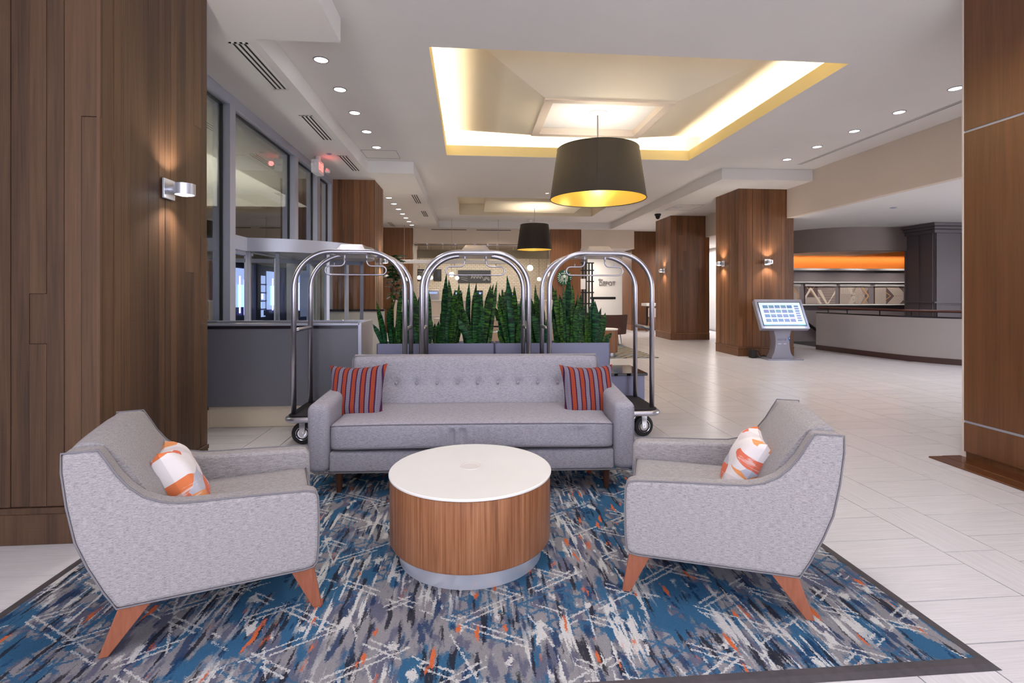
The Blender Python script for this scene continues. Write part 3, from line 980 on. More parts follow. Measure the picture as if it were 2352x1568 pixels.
# pendants ----------------------------------------------------------------
m = N('gold_lining'); m.set(sr(250, 214, 110), .3, .5); M['gold'] = m.mat
m = N('shade_fabric'); p = m.coord('Object')
m.set(m.mix(m.noise(m.scale(p, (90, 90, 4)), 1, 2), sr(34, 29, 26), sr(46, 40, 36)), .6, 0); M['shade'] = m.mat
M['bulb'] = emit('bulb_glow', (1.0, .80, .45), 9)


def pendant(label, x, y, zb, zt, rb, rt, zc, pw, pup):
    o = thing('pendant_lamp', label, 'pendant lamp', (x, y, 0))
    MB().lathe([(rb, zb), (rt, zt)], 72).done('shade', M['shade'], o, smooth=True)
    MB().lathe([(rb - .008, zb + .003), (rt - .008, zt - .003)], 72).done('lining', M['gold'], o, smooth=True)
    for (r, z) in ((rb, zb), (rt, zt)):
        mb = MB(); mb.tube([((r - .003) * cos(2 * pi * i / 72), (r - .003) * sin(2 * pi * i / 72), z) for i in range(72)], .007, 6, closed=True)
        mb.done('rim', M['gasket'], o, smooth=True)
    for a in (15, 135, 255):
        a = radians(a); MB().tube([((rb + .001) * cos(a), (rb + .001) * sin(a), zb), ((rt + .001) * cos(a), (rt + .001) * sin(a), zt)], .0025, 5).done('seam', M['gasket'], o)
    MB().tube([(0, 0, zt - .25), (0, 0, zc)], .011, 8).done('stem', M['steel'], o, smooth=True)
    MB().lathe([(.001, zc - .03), (.06, zc - .03), (.075, zc - .012), (.15, zc - .008), (.15, zc), (.001, zc)], 28).done('canopy', M['white'], o, smooth=True, auto=30)
    mb = MB()
    for k in range(3): a = radians(15 + 120 * k); mb.tube([(0, 0, zt - .06), ((rt - .01) * cos(a), (rt - .01) * sin(a), zt - .06)], .005, 6)
    mb.done('spider', M['steel'], o, smooth=True)
    for k in range(3):
        a = 2.1 * k; c = (.13 * cos(a), .13 * sin(a))
        MB().lathe([(.001, zt - .42), (.032, zt - .40), (.045, zt - .36), (.03, zt - .31), (.014, zt - .28), (.001, zt - .28)], 14, c).done('bulb', M['bulb'], o, smooth=True)
    l = light('pendant_bulb', 'POINT', (0, 0, zt - .5), pw, (1.0, .82, .52), size=.05); l.parent = o
    l = light('pendant_up', 'SPOT', (0, 0, zt - .1), pup, (1.0, .93, .82), (pi, 0, 0), .06, spot=150, blend=.5); l.parent = o


pendant('big dark tapered drum pendant with a golden lining', 1.895, 7.45, 2.79, 3.52, .705, .60, 4.06, 11, 34)
pendant('smaller dark drum pendant farther back, over the cafe seats', 1.94, 15.2, 2.70, 3.44, .525, .42, 3.97, 8, 40)


# text helper -------------------------------------------------------------
def text(name, body, size, loc, rot, mat, parent=None, ext=.002, align='LEFT', sx=1.0):
    cu = bpy.data.curves.new(name, 'FONT'); cu.body = body; cu.size = size; cu.extrude = ext; cu.align_x = align
    cu.resolution_u = 2
    o = bpy.data.objects.new(name, cu); COL.objects.link(o)
    bpy.context.view_layer.update()
    me = bpy.data.meshes.new_from_object(o.evaluated_get(bpy.context.evaluated_depsgraph_get()))
    COL.objects.unlink(o); bpy.data.objects.remove(o)
    me.materials.clear(); me.materials.append(mat)
    q = bpy.data.objects.new(name, me); COL.objects.link(q); q.location = loc; q.rotation_euler = rot; q.scale = (sx, 1, 1)
    if parent: q.parent = parent
    return q


# exit sign: housing end towards the entrance, lit face along the lobby
ex = thing('exit_sign', 'white exit sign with glowing red letters hanging below the left soffit', 'exit sign', (-2.53, 8.95, 3.54), radians(0))
M['exitwhite'] = plain('exit_housing', sr(228, 224, 224), .5); M['exitred'] = emit('exit_red', (1.0, .12, .10), 3)
MB().box(-.10, .02, -.16, .16, -.12, .10).done('housing', M['exitwhite'], ex, bevel=.008)
text('lettering', 'EXIT', .17, (.022, -.145, -.065), (pi / 2, 0, pi / 2), M['exitred'], ex, .001, sx=.78)
MB().cyl(.05, .10, .25, (-.04, 0), 16).done('stem', M['exitwhite'], ex, smooth=True, auto=40)
MB().lathe([(.001, 0), (.03, .01), (.045, .05), (.045, .06), (.001, .06)], 16).done('lamp_head', M['exitwhite'], ex, smooth=True, loc=(.04, .20, -.03), rot=(radians(70), 0, radians(60)))
MB().lathe([(.001, 0), (.03, .01), (.045, .05), (.045, .06), (.001, .06)], 16).done('lamp_head', M['exitwhite'], ex, smooth=True, loc=(-.04, -.20, -.0), rot=(radians(70), 0, radians(200)))
light('exit_glow', 'POINT', (-2.38, 9.0, 3.60), .35, (1.0, .12, .12), size=.04)


# ================================================================== CAFE
# room beyond the glass
m = N('white_brick'); p = m.coord('World')
br = m.n('ShaderNodeTexBrick'); m.put(br.inputs['Vector'], m.scale(p, (1, 1, 1), rot=(pi / 2, 0, 0)))
br.inputs['Scale'].default_value = 4.2; br.inputs['Mortar Size'].default_value = .022; br.inputs['Brick Width'].default_value = .8; br.inputs['Row Height'].default_value = .34
for i, c in enumerate((sr(232, 222, 208), sr(222, 210, 196), sr(112, 100, 90))): br.inputs[i + 1].default_value = (*c, 1)
m.set(br.outputs['Color'], .5); M['brick'] = m.mat
struct(MB().box(-3.3, 6, 24, 24.2, 0, 3.7).done('wall_back', M['brick']))
struct(MB().box(-3.3, 3.9, 18.62, 24, 3.3, 3.4).done('ceiling', plain('cafe_dark_ceiling', sr(104, 92, 80), .8)))
struct(MB().box(3.7, 3.9, 19.2, 24, 0, 3.4).done('wall_right', M['cream'])); struct(MB().box(-3.3, -3.1, 19.2, 24, 0, 3.4).done('wall_left', M['cream']))
light('cafe_light', 'AREA', (.2, 21.6, 3.2), 110, (1.0, .88, .74), (0, 0, 0), 5, 3)
cg = thing('sliding_glass_wall', 'frameless sliding glass wall of the cafe with a steel roller track', 'glass wall')
for a, b in ((-1.85, -.72), (-.70, .43), (.45, 1.58), (1.60, 2.88)):
    MB().box(a, b, 18.50, 18.512, 0, 3.05).done('pane', M['glass_clear'], cg)
MB().tube([(-1.95, 18.44, 3.12), (2.9, 18.44, 3.12)], .018, 8).done('track', M['steel'], cg, smooth=True)
for x in (-1.5, -.95, -.5, .2, .66, 1.0, 1.9, 2.6):
    mb = MB(); mb.tube([(x, 18.45, 2.98), (x, 18.45, 3.17)], .014, 6); mb.box(x - .03, x + .03, 18.43, 18.47, 3.13, 3.19); mb.done('hanger', M['steel'], cg)
mb = MB(); mb.box(-1.99, 2.91, 18.60, 18.66, 2.66, 2.96)
o = mb.done('trim_2', plain('cafe_header', sr(150, 134, 112), .6)); struct(o)
pt = thing('cafe_low_wall', 'cream low wall of the cafe counter behind the snake plants', 'low wall')
MB().box(-2.6, 3.0, 18.0, 18.22, 0, 1.12).done('body', M['cream'], pt)
MB().box(-2.62, 3.02, 17.97, 18.25, 1.12, 1.16).done('top', M['white'], pt, bevel=.004, seg=1)
bm_ = thing('hanging_beam', 'long white hanging beam above the cafe counter', 'beam')
MB().box(-2.42, 1.3, 17.5, 17.8, 2.41, 2.53).done('body', M['white'], bm_, bevel=.006, seg=1)
for x in (-2.2, -.6, 1.0): MB().tube([(x, 17.65, 2.53), (x, 17.65, 3.95 if x > -1.08 else 3.72)], .008, 6).done('rod', M['steel'], bm_)
M['globe'] = emit('globe_glow', (1.0, .88, .68), 3.2); M['globehot'] = emit('globe_bright', (1.0, .92, .8), 9)


def globe(label, x, y, z, r, ztop, mat='globe'):
    o = thing('globe_pendant', label, 'pendant lamp', (x, y, z), 0, 'cafe globe pendants')
    MB().lathe([(r * sin(pi * i / 12) + .0005, -r * cos(pi * i / 12)) for i in range(13)], 18).done('globe', M[mat], o, smooth=True)
    MB().tube([(0, 0, r), (0, 0, ztop - z)], .006, 6).done('cord', M['gasket'], o)


globe('opal globe pendant hanging from the white beam by the fig tree', -2.06, 17.65, 1.90, .095, 2.41)
globe('clear globe lamp left of the menu boards in the cafe', -2.03, 21, 2.03, .08, 3.3)
globe('globe lamp in front of the second menu board in the cafe', -1.55, 21, 2.03, .08, 3.3)
globe('brightest bare globe lamp left of the big blackboard', -.72, 21, 2.16, .10, 3.3, 'globehot')
globe('globe lamp overlapping the left end of the big blackboard', -.50, 21, 2.02, .08, 3.3)
globe('bright globe lamp high at the right of the cafe', 2.5, 21, 2.44, .12, 3.3, 'globehot')
globe('small globe lamp at the right end of the cafe behind the far pendant', 2.87, 21, 1.98, .08, 3.3)
light('cafe_bulbs', 'POINT', (-.3, 21, 2.1), 14, (1, .85, .65), size=.1); light('cafe_bulbs', 'POINT', (2.4, 21.2, 2.2), 10, (1, .85, .65), size=.1)
# boards
M['chalk'] = plain('chalkboard', sr(46, 48, 54), .6); M['chalkline'] = plain('chalk_line', sr(196, 192, 190), .8)


def board(label, x0, x1, z0, z1, kind):
    o = thing('menu_board', label, 'blackboard')
    MB().box(x0, x1, 23.94, 23.99, z0, z1).done('frame', M['gasket'], o)
    MB().box(x0 + .02, x1 - .02, 23.93, 23.95, z0 + .02, z1 - .02).done('slate', M['chalk'], o)
    mb = MB(); r = random.Random(kind)
    bx = (x0 + .04, x1 - .04, z0 + .03, z1 - .03)
    if kind == 1:
        for k in range(10):
            a = k * pi / 9; c = (x1 - .2, z0 + .12); strip(mb, (c[0] + .06 * cos(a), c[1] + .06 * sin(a)), (c[0] + .18 * cos(a), c[1] + .18 * sin(a)), .012, 23.925, 0, bx)
        for k in range(3): strip(mb, (x0 + .05 + k * .05, z1 - .25 - k * .08), (x0 + .45, z0 + .3 - k * .1), .01, 23.925, 0, bx)
        for k in range(4):
            cx = x0 + .62 + k * .14; strip(mb, (cx, z0 + .2), (cx + .05, z1 - .18), .025, 23.925, 0, bx); strip(mb, (cx + .05, z1 - .18), (cx + .1, z0 + .22), .02, 23.924, 0, bx)
    elif kind == 2:
        for k in range(6): strip(mb, (x0 + .07, z1 - .18 - k * .05), (x0 + r.uniform(.25, .45), z1 - .18 - k * .05), .012, 23.925, 0, bx)
    mb.done('chalk_drawing', M['chalkline'], o) if mb.f else None
    if kind == 2: text('lettering', 'Welcome', .11, (x0 + .05, 23.925, z1 - .13), (pi / 2, 0, 0), M['chalkline'], o, .001)
    return o


board('long blackboard with chalk drawings on the white brick wall', -.53, 1.0, 1.88, 2.47, 1)
board('left menu board with handwriting by the wood column', -2.42, -1.87, 1.97, 2.51, 2)
board('narrow poster board between the menu board and the long blackboard', -1.66, -1.29, 1.97, 2.51, 3)
# counter machines glimpsed between the leaves
def machine(nm, label, cat, x, y, z0, wx, h, mat):
    o = thing(nm, label, cat, (x, y, z0))
    MB().box(-wx / 2, wx / 2, -.2, .2, 0, h).done('body', mat, o, bevel=.02)
    MB().box(-wx * .35, wx * .35, -.21, -.2, h * .6, h * .8).done('screen', M['shoplight'], o)
machine('coffee_machine', 'steel coffee machine on the cafe back counter, left', 'coffee machine', -1.6, 23.0, 1.1, .55, .45, M['steel'])
machine('cash_register', 'small register screen on the cafe back counter', 'register', -.5, 23.0, 1.1, .3, .42, M['gasket'])
machine('cash_register', 'second register screen right of the first in the cafe', 'register', .45, 23.0, 1.1, .3, .42, M['gasket'])
machine('display_case', 'small wooden display on the cafe back counter, right', 'display case', 1.8, 23.0, 1.1, .5, .35, M['veneer'])
bc = MB().box(-3.0, 3.6, 22.7, 23.4, 0, 1.1).done('back_counter', M['cream']); tag(bc, 'cream back counter along the brick wall of the cafe', 'counter')

# round green sign
M['signgreen'] = plain('sign_green', sr(0, 88, 62), .5); M['signwhite'] = plain('sign_white', sr(236, 240, 238), .5)
gs = thing('round_sign', 'round green and white cafe logo sign on the far wood column', 'sign', (3.44, 18.385, 1.97))
o = MB().cyl(.27, 0, .03, n=40).done('disc', M['signgreen'], gs, smooth=True, auto=40, rot=(pi / 2, 0, 0), loc=(0, 0.01, 0))
mb = MB(); BX = (-.3, .3, -.3, .3)
for s in (-1, 1):
    for k in range(6):
        a0_ = radians(-50 + k * 17); r0, r1 = .165, .255
        strip(mb, (s * r0 * cos(a0_), r0 * sin(a0_) - .01), (s * r1 * cos(a0_), r1 * sin(a0_)), .018, -.024, 0, BX)
    for k in range(4): strip(mb, (s * (.03 + k * .028), .09 - k * .01), (s * (.045 + k * .03), -.17 + k * .02), .013, -.024, 0, BX)
    strip(mb, (s * .02, -.10), (s * .06, -.235), .02, -.0245, 0, BX)
    strip(mb, (s * .2, .15), (s * .15, .08), .03, -.0245, 0, BX)
mb.add([(.05 * cos(t), -.025, .045 + .06 * sin(t)) for t in [2 * pi * i / 14 for i in range(14)]][::-1], [tuple(range(14))])
for k in range(5):
    x = (k - 2) * .05; h = .2 - abs(k - 2) * .02
    mb.add([(x - .022, -.025, .13), (x + .022, -.025, .13), (x, -.025, h + .015)], [(0, 1, 2)])
st = [(.035 * (1 if i % 2 == 0 else .42) * cos(pi / 2 + i * pi / 5), -.0255, .222 + .035 * (1 if i % 2 == 0 else .42) * sin(pi / 2 + i * pi / 5)) for i in range(10)]
mb.add(st, [tuple(range(10))])
mb.done('emblem', M['signwhite'], gs)

# passage with the name sign
dw = struct(MB().box(5.2, 8.2, 22.2, 22.4, 0, 3.04).done('wall_back', M['white']))
block('trim', M['gasket'], dw, 5.3, 6.45, 22.19, 22.2, 1.13, 1.235)
struct(MB().box(4.0, 5.3, 23.0, 23.2, 0, 3.04).done('wall_back', M['taupe']))
dt = thing('wall_sign', 'raised metal letters of the restaurant name on the white passage wall', 'sign', (5.66, 22.17, 1.74))
text('lettering', 'DEPOT', .27, (.03, 0, 0), (pi / 2, 0, 0), plain('sign_letters', sr(150, 140, 140), .4, .3), dt, .02, sx=.86)
text('lettering', 'the', .15, (0, 0, .21), (pi / 2, 0, 0), plain('sign_letters_small', sr(150, 140, 140), .4, .3), dt, .02)
gt = thing('slatted_gate', 'dark slatted gate in the passage with a white notice on it', 'gate', (0, 20.5, 0))
for k in range(6): MB().box(4.30 + k * .13, 4.36 + k * .13, -.02, .02, 0, 2.6).done('slat', M['gasket'], gt)
for z in (.15, .95, 1.4, 1.85, 2.3, 2.6): MB().box(4.25, 5.05, -.035, -.02, z, z + .05).done('rail', M['gasket'], gt)
nt = MB().box(4.50, 4.70, 20.455, 20.466, 1.56, 1.98).done('notice', M['white']); tag(nt, 'white paper notice fixed to the dark slatted gate', 'notice')
light('passage_light', 'AREA', (5.0, 20.8, 3.0), 60, (1, .9, .8), (0, 0, 0), 1.2, 1.2)
light('corridor_light', 'AREA', (8.2, 17.5, 3.0), 90, (1, .95, .92), (0, 0, 0), 1.2, 3)

# ================================================================== FURNITURE
M['sofa'] = fabric('sofa_fabric', sr(126, 123, 132), sr(168, 165, 174), 42, 330)
M['chair'] = fabric('armchair_fabric', sr(128, 124, 127), sr(172, 167, 168), 40, 330)
M['piping'] = plain('piping', sr(124, 121, 126), .9)
M['pipingdark'] = plain('piping_dark', sr(112, 108, 116), .9)
M['legwood'] = wood('chair_leg_wood', sr(132, 74, 54), sr(170, 106, 80), gs=1.2, saw=0, rv=.1, rough=.35)
M['sofaleg'] = wood('sofa_leg_wood', sr(62, 36, 28), sr(90, 54, 40), gs=1.2, saw=0, rv=.1, rough=.35)

# --- rug
m = N('rug_pattern'); p = m.coord('Object')
jit = m.noise(p, 110, 1, .7, out='Color')
sub = m.n('ShaderNodeVectorMath', operation='SUBTRACT'); m.put(sub.inputs[0], jit); sub.inputs[1].default_value = (.5, .5, .5)


def jittered(amp):
    scl = m.n('ShaderNodeVectorMath', operation='MULTIPLY'); m.put(scl.inputs[0], sub.outputs[0]); scl.inputs[1].default_value = amp
    ad = m.n('ShaderNodeVectorMath', operation='ADD'); m.put(ad.inputs[0], p); m.put(ad.inputs[1], scl.outputs[0])
    return ad.outputs[0]


q = jittered((.016, .06, 0)); q2 = jittered((.028, .028, 0))


def nz(sx, sy, off, det=2): return m.noise(m.scale(q, (sx, sy, 1), off), 1, det, .55)


def step(v, t, soft=.015):
    x = m.n('ShaderNodeMapRange'); m.put(x.inputs[0], v); x.inputs[1].default_value = t - soft; x.inputs[2].default_value = t + soft
    return x.outputs[0]


def mul(*a):
    r = a[0]
    for b in a[1:]: r = m.m('MULTIPLY', r, b)
    return r


GRAY = sr(148, 146, 151); LAV = sr(104, 106, 126); BLUE = sr(56, 104, 140); DEEP = sr(24, 58, 98); CREAM = sr(214, 213, 212); DARK = sr(40, 40, 50); ORG = sr(220, 112, 64)
big = nz(1.3, 1.0, (0, 0, 0), 1)
c = m.mix(step(nz(14, 4.5, (3, 1, 0)), .54, .03), GRAY, LAV)
c = m.mix(step(m.m('ADD', nz(10, 4.0, (7, 7, 0)), m.m('MULTIPLY', big, .9)), 1.0, .02), c, BLUE)
c = m.mix(mul(step(nz(16, 4.5, (1, 17, 0)), .60, .02), .85), c, DEEP)
wob = m.m('MULTIPLY', m.noise(p, 1.6, 1), .04)


def lines(ang, period, width, off, brk=.45, mask=None, double=0.0, bf=3.0):
    r = m.scale(q2, (1, 1, 1), (off, off * .7, 0), (0, 0, ang))
    x = m.xyz(r)[0]
    fr_ = m.m('FRACT', m.m('DIVIDE', m.m('ADD', x, wob), period))
    d = m.m('ABSOLUTE', m.m('SUBTRACT', fr_, .5))
    if double: d = m.m('ABSOLUTE', m.m('SUBTRACT', d, double / period))
    l = m.m('LESS_THAN', d, width / period / 2)
    b = m.m('GREATER_THAN', nz(bf + ang, bf + 1, (ang * 9 + off, 3, 0), 1), brk)
    return mul(l, b) if mask is None else mul(l, b, mask)


# fine triangle lattice in blue over grey patches
msk = step(nz(1.7, 1.7, (13, 2, 0), 1), .47, .03)
for a in (0.05, 1.1, 2.1): c = m.mix(mul(lines(a, .085, .013, a, .36, msk, bf=6), .9), c, BLUE)
# streaks: dark, cream; bold broken diagonals in cream; orange flecks on top
c = m.mix(mul(step(nz(30, 3.4, (31, 5, 0)), .60, .02), .92), c, DARK)
c = m.mix(mul(step(nz(40, 3.2, (2, 5, 0)), .57, .02), step(nz(2.4, 1.8, (8, 8, 0), 1), .53, .04)), c, CREAM)
c = m.mix(step(nz(12, 6.5, (21, 5, 0)), .655, .02), c, CREAM)
for a, off in ((1.02, .1), (2.12, .33)): c = m.mix(mul(lines(a, .27, .009, off, .50, None, .016, 4.5), .85), c, CREAM)
c = m.mix(mul(lines(2.75, .34, .008, .2, .52), .85), c, CREAM)
c = m.mix(step(nz(19, 4.4, (41, 9, 0)), .675, .02), c, ORG)
pile = m.noise(p, 380, 1, .6)
c = m.mix(m.m('MULTIPLY', m.m('SUBTRACT', pile, .25, clamp=True), .75), c, (.02, .02, .03))
m.set(c, .97, 0, **{'Specular IOR Level': .1})
m.bump(pile, .5, .006)
M['rug'] = m.mat
m = N('rug_border'); p = m.coord('World'); m.set(m.mix(m.noise(p, 30, 3), sr(52, 49, 54), sr(78, 72, 76)), .75); M['border'] = m.mat
rug = thing('area_rug', 'large blue grey abstract patterned rug with a dark edging under the seats', 'rug')
RX0, RX1, RY0, RY1 = -2.046, 1.972, 1.742, 4.24
MB().box(RX0 + .055, RX1 - .055, RY0 + .055, RY1 - .055, .0005, .012).done('pile', M['rug'], rug)


def edging(p0, p1, p2, p3):
    """ramped strip: outer p0-p1, inner p3-p2"""
    v = [(*p0, .001), (*p1, .001), (*p2, .001), (*p3, .001)]
    i0 = Vector(p3).lerp(Vector(p0), .55); i1 = Vector(p2).lerp(Vector(p1), .55)
    v += [(*i0, .011), (*i1, .011), (*p2, .013), (*p3, .013)]
    MB().add(v, [(0, 3, 2, 1), (0, 1, 5, 4), (4, 5, 6, 7), (2, 3, 7, 6), (0, 4, 7, 3), (1, 2, 6, 5)]).done('edging', M['border'], rug)


e = .055
C_ = [(RX0, RY0), (RX1, RY0), (RX1, RY1), (RX0, RY1)]; I_ = [(RX0 + e, RY0 + e), (RX1 - e, RY0 + e), (RX1 - e, RY1 - e), (RX0 + e, RY1 - e)]
for k in range(4): edging(C_[k], C_[(k + 1) % 4], I_[(k + 1) % 4], I_[k])
RZ = .0125

# --- coffee table
tb = thing('coffee_table', 'round drum coffee table with white top, walnut sides and steel plinth', 'table', (.008, 2.78, RZ))
m = N('walnut'); p = m.coord('Object'); s_ = m.xyz(p)
ang = m.m('ARCTAN2', s_[1], s_[0])
cb = m.n('ShaderNodeCombineXYZ'); m.put(cb.inputs[0], ang); m.put(cb.inputs[1], m.m('MULTIPLY', s_[2], .6))
a_ = m.noise(m.scale(cb.outputs[0], (9, 1.6, 1)), 1, 2, .5, 1.2)
b_ = m.noise(m.scale(cb.outputs[0], (95, 2.6, 1)), 1, 3, .65, .4)
d_ = m.noise(m.scale(cb.outputs[0], (300, 14, 1)), 1, 2)
f_ = m.m('ADD', m.m('ADD', m.m('MULTIPLY', a_, .45), m.m('MULTIPLY', b_, .5)), m.m('MULTIPLY', d_, .15))
m.set(m.ramp(f_, [(.38, sr(100, 58, 36)), (.52, sr(146, 94, 61)), (.68, sr(176, 124, 88))]), .38, 0)
m.bump(b_, .08, .002); M['walnut'] = m.mat
MB().lathe([(.001, .445), (.428, .445), (.4335, .441), (.4335, .434), (.429, .431), (.001, .431)], 96).done('tabletop', plain('white_laminate', sr(232, 230, 226), .3), tb, smooth=True, auto=35)
MB().lathe([(.001, .429), (.426, .429), (.428, .427), (.428, .105), (.420, .092), (.001, .092)], 96).done('drum', M['walnut'], tb, smooth=True, auto=35)
MB().lathe([(.001, .093), (.378, .093), (.378, .0), (.001, .0)], 96).done('plinth', M['brushed'], tb, smooth=True, auto=35)
MB().lathe([(.001, .4462), (.046, .4462), (.048, .4475), (.056, .4475), (.059, .4452), (.001, .4452)], 40, (.0, .02)).done('grommet', plain('grommet', sr(222, 216, 212), .35), tb, smooth=True, auto=25)


# --- armchairs
PROF = [(.885, .80), (.775, .80), (.748, .752), (.717, .695), (.68, .645), (.635, .602), (.58, .573), (.52, .558), (.43, .552), (.30, .546), (.16, .538),
        (.045, .530), (.014, .522), (.002, .50), (-.002, .40), (.0, .28), (.006, .215), (.022, .195), (.06, .19), (.30, .19), (.5, .19), (.72, .19), (.76, .262), (.808, .365), (.845, .465), (.87, .60), (.885, .73)]


def armchair(label, org, ang, s):
    """u = local x (front 0 to back +), v = s * local y (0 = near side, towards the other arm)"""
    o = thing('armchair', label, 'armchair', (org[0], org[1], RZ), ang, 'pair of armchairs')
    Wd = .735; T = .088
    flip = lambda P: P if s > 0 else P

    def yy(v): return s * v
    for k, v0 in enumerate((0, Wd - T)):
        mb = MB(); a, b = yy(v0), yy(v0 + T)
        mb.prism(PROF if (b > a) else PROF, 'y', a, b)
        me_o = mb.done('side_panel', M['chair'], o, bevel=.017, seg=4)
        vo = yy(v0 - .001 + .006) if k == 0 else yy(v0 + T - .005)
        vi = yy(v0 + T - .005) if k == 0 else yy(v0 + .005)
        for vv in (vo,):
            MB().tube([(u, vv, z) for u, z in PROF], .0036, 6, closed=True).done('piping', M['piping'], me_o, smooth=True)
    hb = (Wd - 2 * T) / 2; cv = yy(Wd / 2)
    # back
    bp = [(.878, .795), (.85, .812), (.80, .812), (.765, .79), (.70, .70), (.64, .60), (.60, .50), (.57, .40), (.56, .30), (.56, .2), (.72, .195), (.76, .262), (.805, .365), (.84, .465), (.865, .60), (.878, .73)]
    mb = MB(); n = 12; vs = []; fs = []
    for i in range(n + 1):
        t = -1 + 2 * i / n; bulge = (1 - t ** 4) * .022
        for (u, z) in bp:
            uu = u - bulge if u < .80 and z > .35 else u
            zz = z + (bulge * .4 if z > .78 else 0)
            vs.append((uu, cv + t * hb, zz))
    L = len(bp)
    for i in range(n):
        for j in range(L):
            k = (j + 1) % L; fs.append((i * L + j, i * L + k, (i + 1) * L + k, (i + 1) * L + j))
    fs += [tuple(range(L)), tuple(range(n * L + L - 1, n * L - 1, -1))]
    mb.add(vs, fs); b = mb.done('backrest', M['chair'], o, smooth=True, auto=70)
    # rail under seat and seat cushion
    MB().box(.03, .72, cv - hb, cv + hb, .195, .30).done('seat_rail', M['chair'], o, bevel=.012, seg=3)

    def dsp(p, d):
        if p.z > 0:
            t = max(0, 1 - (p.y / hb) ** 4) * max(0, 1 - (p.x / .31) ** 6); p = p + Vector((0, 0, .018 * t))
        return p
    st = MB().rbox((.325, cv, .365), (.305, hb, .068), .025, (12, 10, 4), dsp).done('seat', M['chair'], o, smooth=True)
    hx, z = .303, .43
    for (dz) in (.064, -.064):
        MB().tube([(.325 - hx, cv - hb + .01, .365 + dz), (.325 - hx, cv + hb - .01, .365 + dz)], .0045, 6).done('piping', M['piping'], st, smooth=True)
    # legs
    for (u0, u1, uf0, uf1) in ((.02, .118, -.016, .022), (.60, .712, .752, .785)):
        for v in (.035, Wd - .035):
            vf = v + (.012 if v < .3 else -.012)
            w2 = .022
            mb = MB()
            top = [(u0, yy(v - w2), .20), (u1, yy(v - w2), .20), (u1, yy(v + w2), .20), (u0, yy(v + w2), .20)]
            bot = [(uf0, yy(vf - .014), 0), (uf1, yy(vf - .014), 0), (uf1, yy(vf + .014), 0), (uf0, yy(vf + .014), 0)]
            f = [(0, 1, 2, 3), (7, 6, 5, 4)] + [(i, 4 + i, 4 + (i + 1) % 4, (i + 1) % 4) for i in range(4)]
            mb.add(top + bot, f); mb.done('leg', M['legwood'], o, bevel=.003, seg=2)
    return o


armchair('left grey upholstered armchair with splayed wooden legs, facing the table', (-.655, 2.30), radians(180 + 20), -1)
armchair('right grey upholstered armchair with splayed wooden legs, facing the table', (.712, 2.30), radians(-21), 1)

# --- sofa
SA = radians(-2.5)
so = thing('sofa', 'long grey tufted sofa with wooden legs behind the coffee table', 'sofa', (.025, 3.536, RZ), SA)
HW = 1.135
for sgn in (-1, 1):
    def dsp(p, d, sgn=sgn):
        # top rises to the back
        if p.z > 0:
            p = p + Vector((0, 0, .055 * max(0, (p.y + .42) / .84)))
        return p
    a = MB().rbox((sgn * (HW - .075), .43, .39), (.075, .43, .235), .05, (6, 12, 8), dsp).done('arm', M['sofa'], so, smooth=True)
    MB().tube([(sgn * (HW - .0135), -.0155 + .03, .17), (sgn * (HW - .0135), .0145, .59)], .004, 6).done('piping', M['piping'], a, smooth=True)
mb = MB(); mb.rbox((0, .40, .228), (HW - .15, .385, .07), .018, (10, 6, 2)); mb.done('base_rail', M['sofa'], so, smooth=True)
MB().tube([(-HW + .05, .012, .158), (HW - .05, .012, .158)], .005, 6).done('piping', M['piping'], so, smooth=True)
# back with a row of buttons
BX_ = [-.83 + .166 * i + .012 for i in range(11)]
ZB = .648


def bfront(x, z): return .645 + (z - .45) * .28


nx, nz_ = 120, 26; vs = []; fs = []
hbw = 1.02
zs = [.36 + (.858 - .36) * j / nz_ for j in range(nz_ + 1)]
for j, z in enumerate(zs):
    for i in range(nx + 1):
        x = -hbw + 2 * hbw * i / nx
        y = bfront(x, z) - .02 * (1 - (x / hbw) ** 6)
        for b in BX_:
            d2 = ((x - b) / .030) ** 2 + ((z - ZB) / .030) ** 2
            y += .020 * exp(-d2) + .010 * exp(-((x - b) / .07) ** 2 - ((z - ZB) / .05) ** 2)
        e_ = max(0, (z - .82) / .038); y += .022 * e_ ** 2
        ex_ = max(0, (abs(x) - .985) / .035); y += .022 * ex_ ** 2
        vs.append((x, y, z))
for j in range(nz_):
    for i in range(nx):
        a = j * (nx + 1) + i; fs.append((a, a + 1, a + nx + 2, a + nx + 1))
mb = MB(); mb.add(vs, fs)
# top, back, sides
yb = .875; top = [vs[nz_ * (nx + 1) + i] for i in range(nx + 1)]
b0 = len(mb.v)
tv = [(x, y, z) for x, y, z in top] + [(x, y + .03, z + .012) for x, y, z in top] + [(x, yb - .02, .868) for x, y, z in top] + [(x, yb, .85) for x, y, z in top] + [(x, yb - .06, .3) for x, y, z in top]
ff = []
for r_ in range(4):
    for i in range(nx): a = r_ * (nx + 1) + i; ff.append((a, a + 1, a + nx + 2, a + nx + 1))
mb.add(tv, ff)
for sg in (0, nx):
    col_ = [vs[j * (nx + 1) + sg] for j in range(nz_ + 1)]
    poly = col_ + [tv[(nx + 1) + sg], tv[2 * (nx + 1) + sg], tv[3 * (nx + 1) + sg], tv[4 * (nx + 1) + sg]]
    mb.add(poly, [tuple(range(len(poly)))[::(1 if sg == 0 else -1)]])
bk = mb.done('backrest', M['sofa'], so, smooth=True, auto=60)
edge = [(-hbw, bfront(0, z) + .004 + (.022 if z > .84 else 0), z) for z in (.62, .70, .78, .84)] + [(-hbw + .01, .782, .862), (hbw - .01, .782, .862)] + [(hbw, bfront(0, z) + .004 + (.022 if z > .84 else 0), z) for z in (.84, .78, .70, .62)]
MB().tube(edge, .005, 6).done('piping', M['piping'], bk, smooth=True)
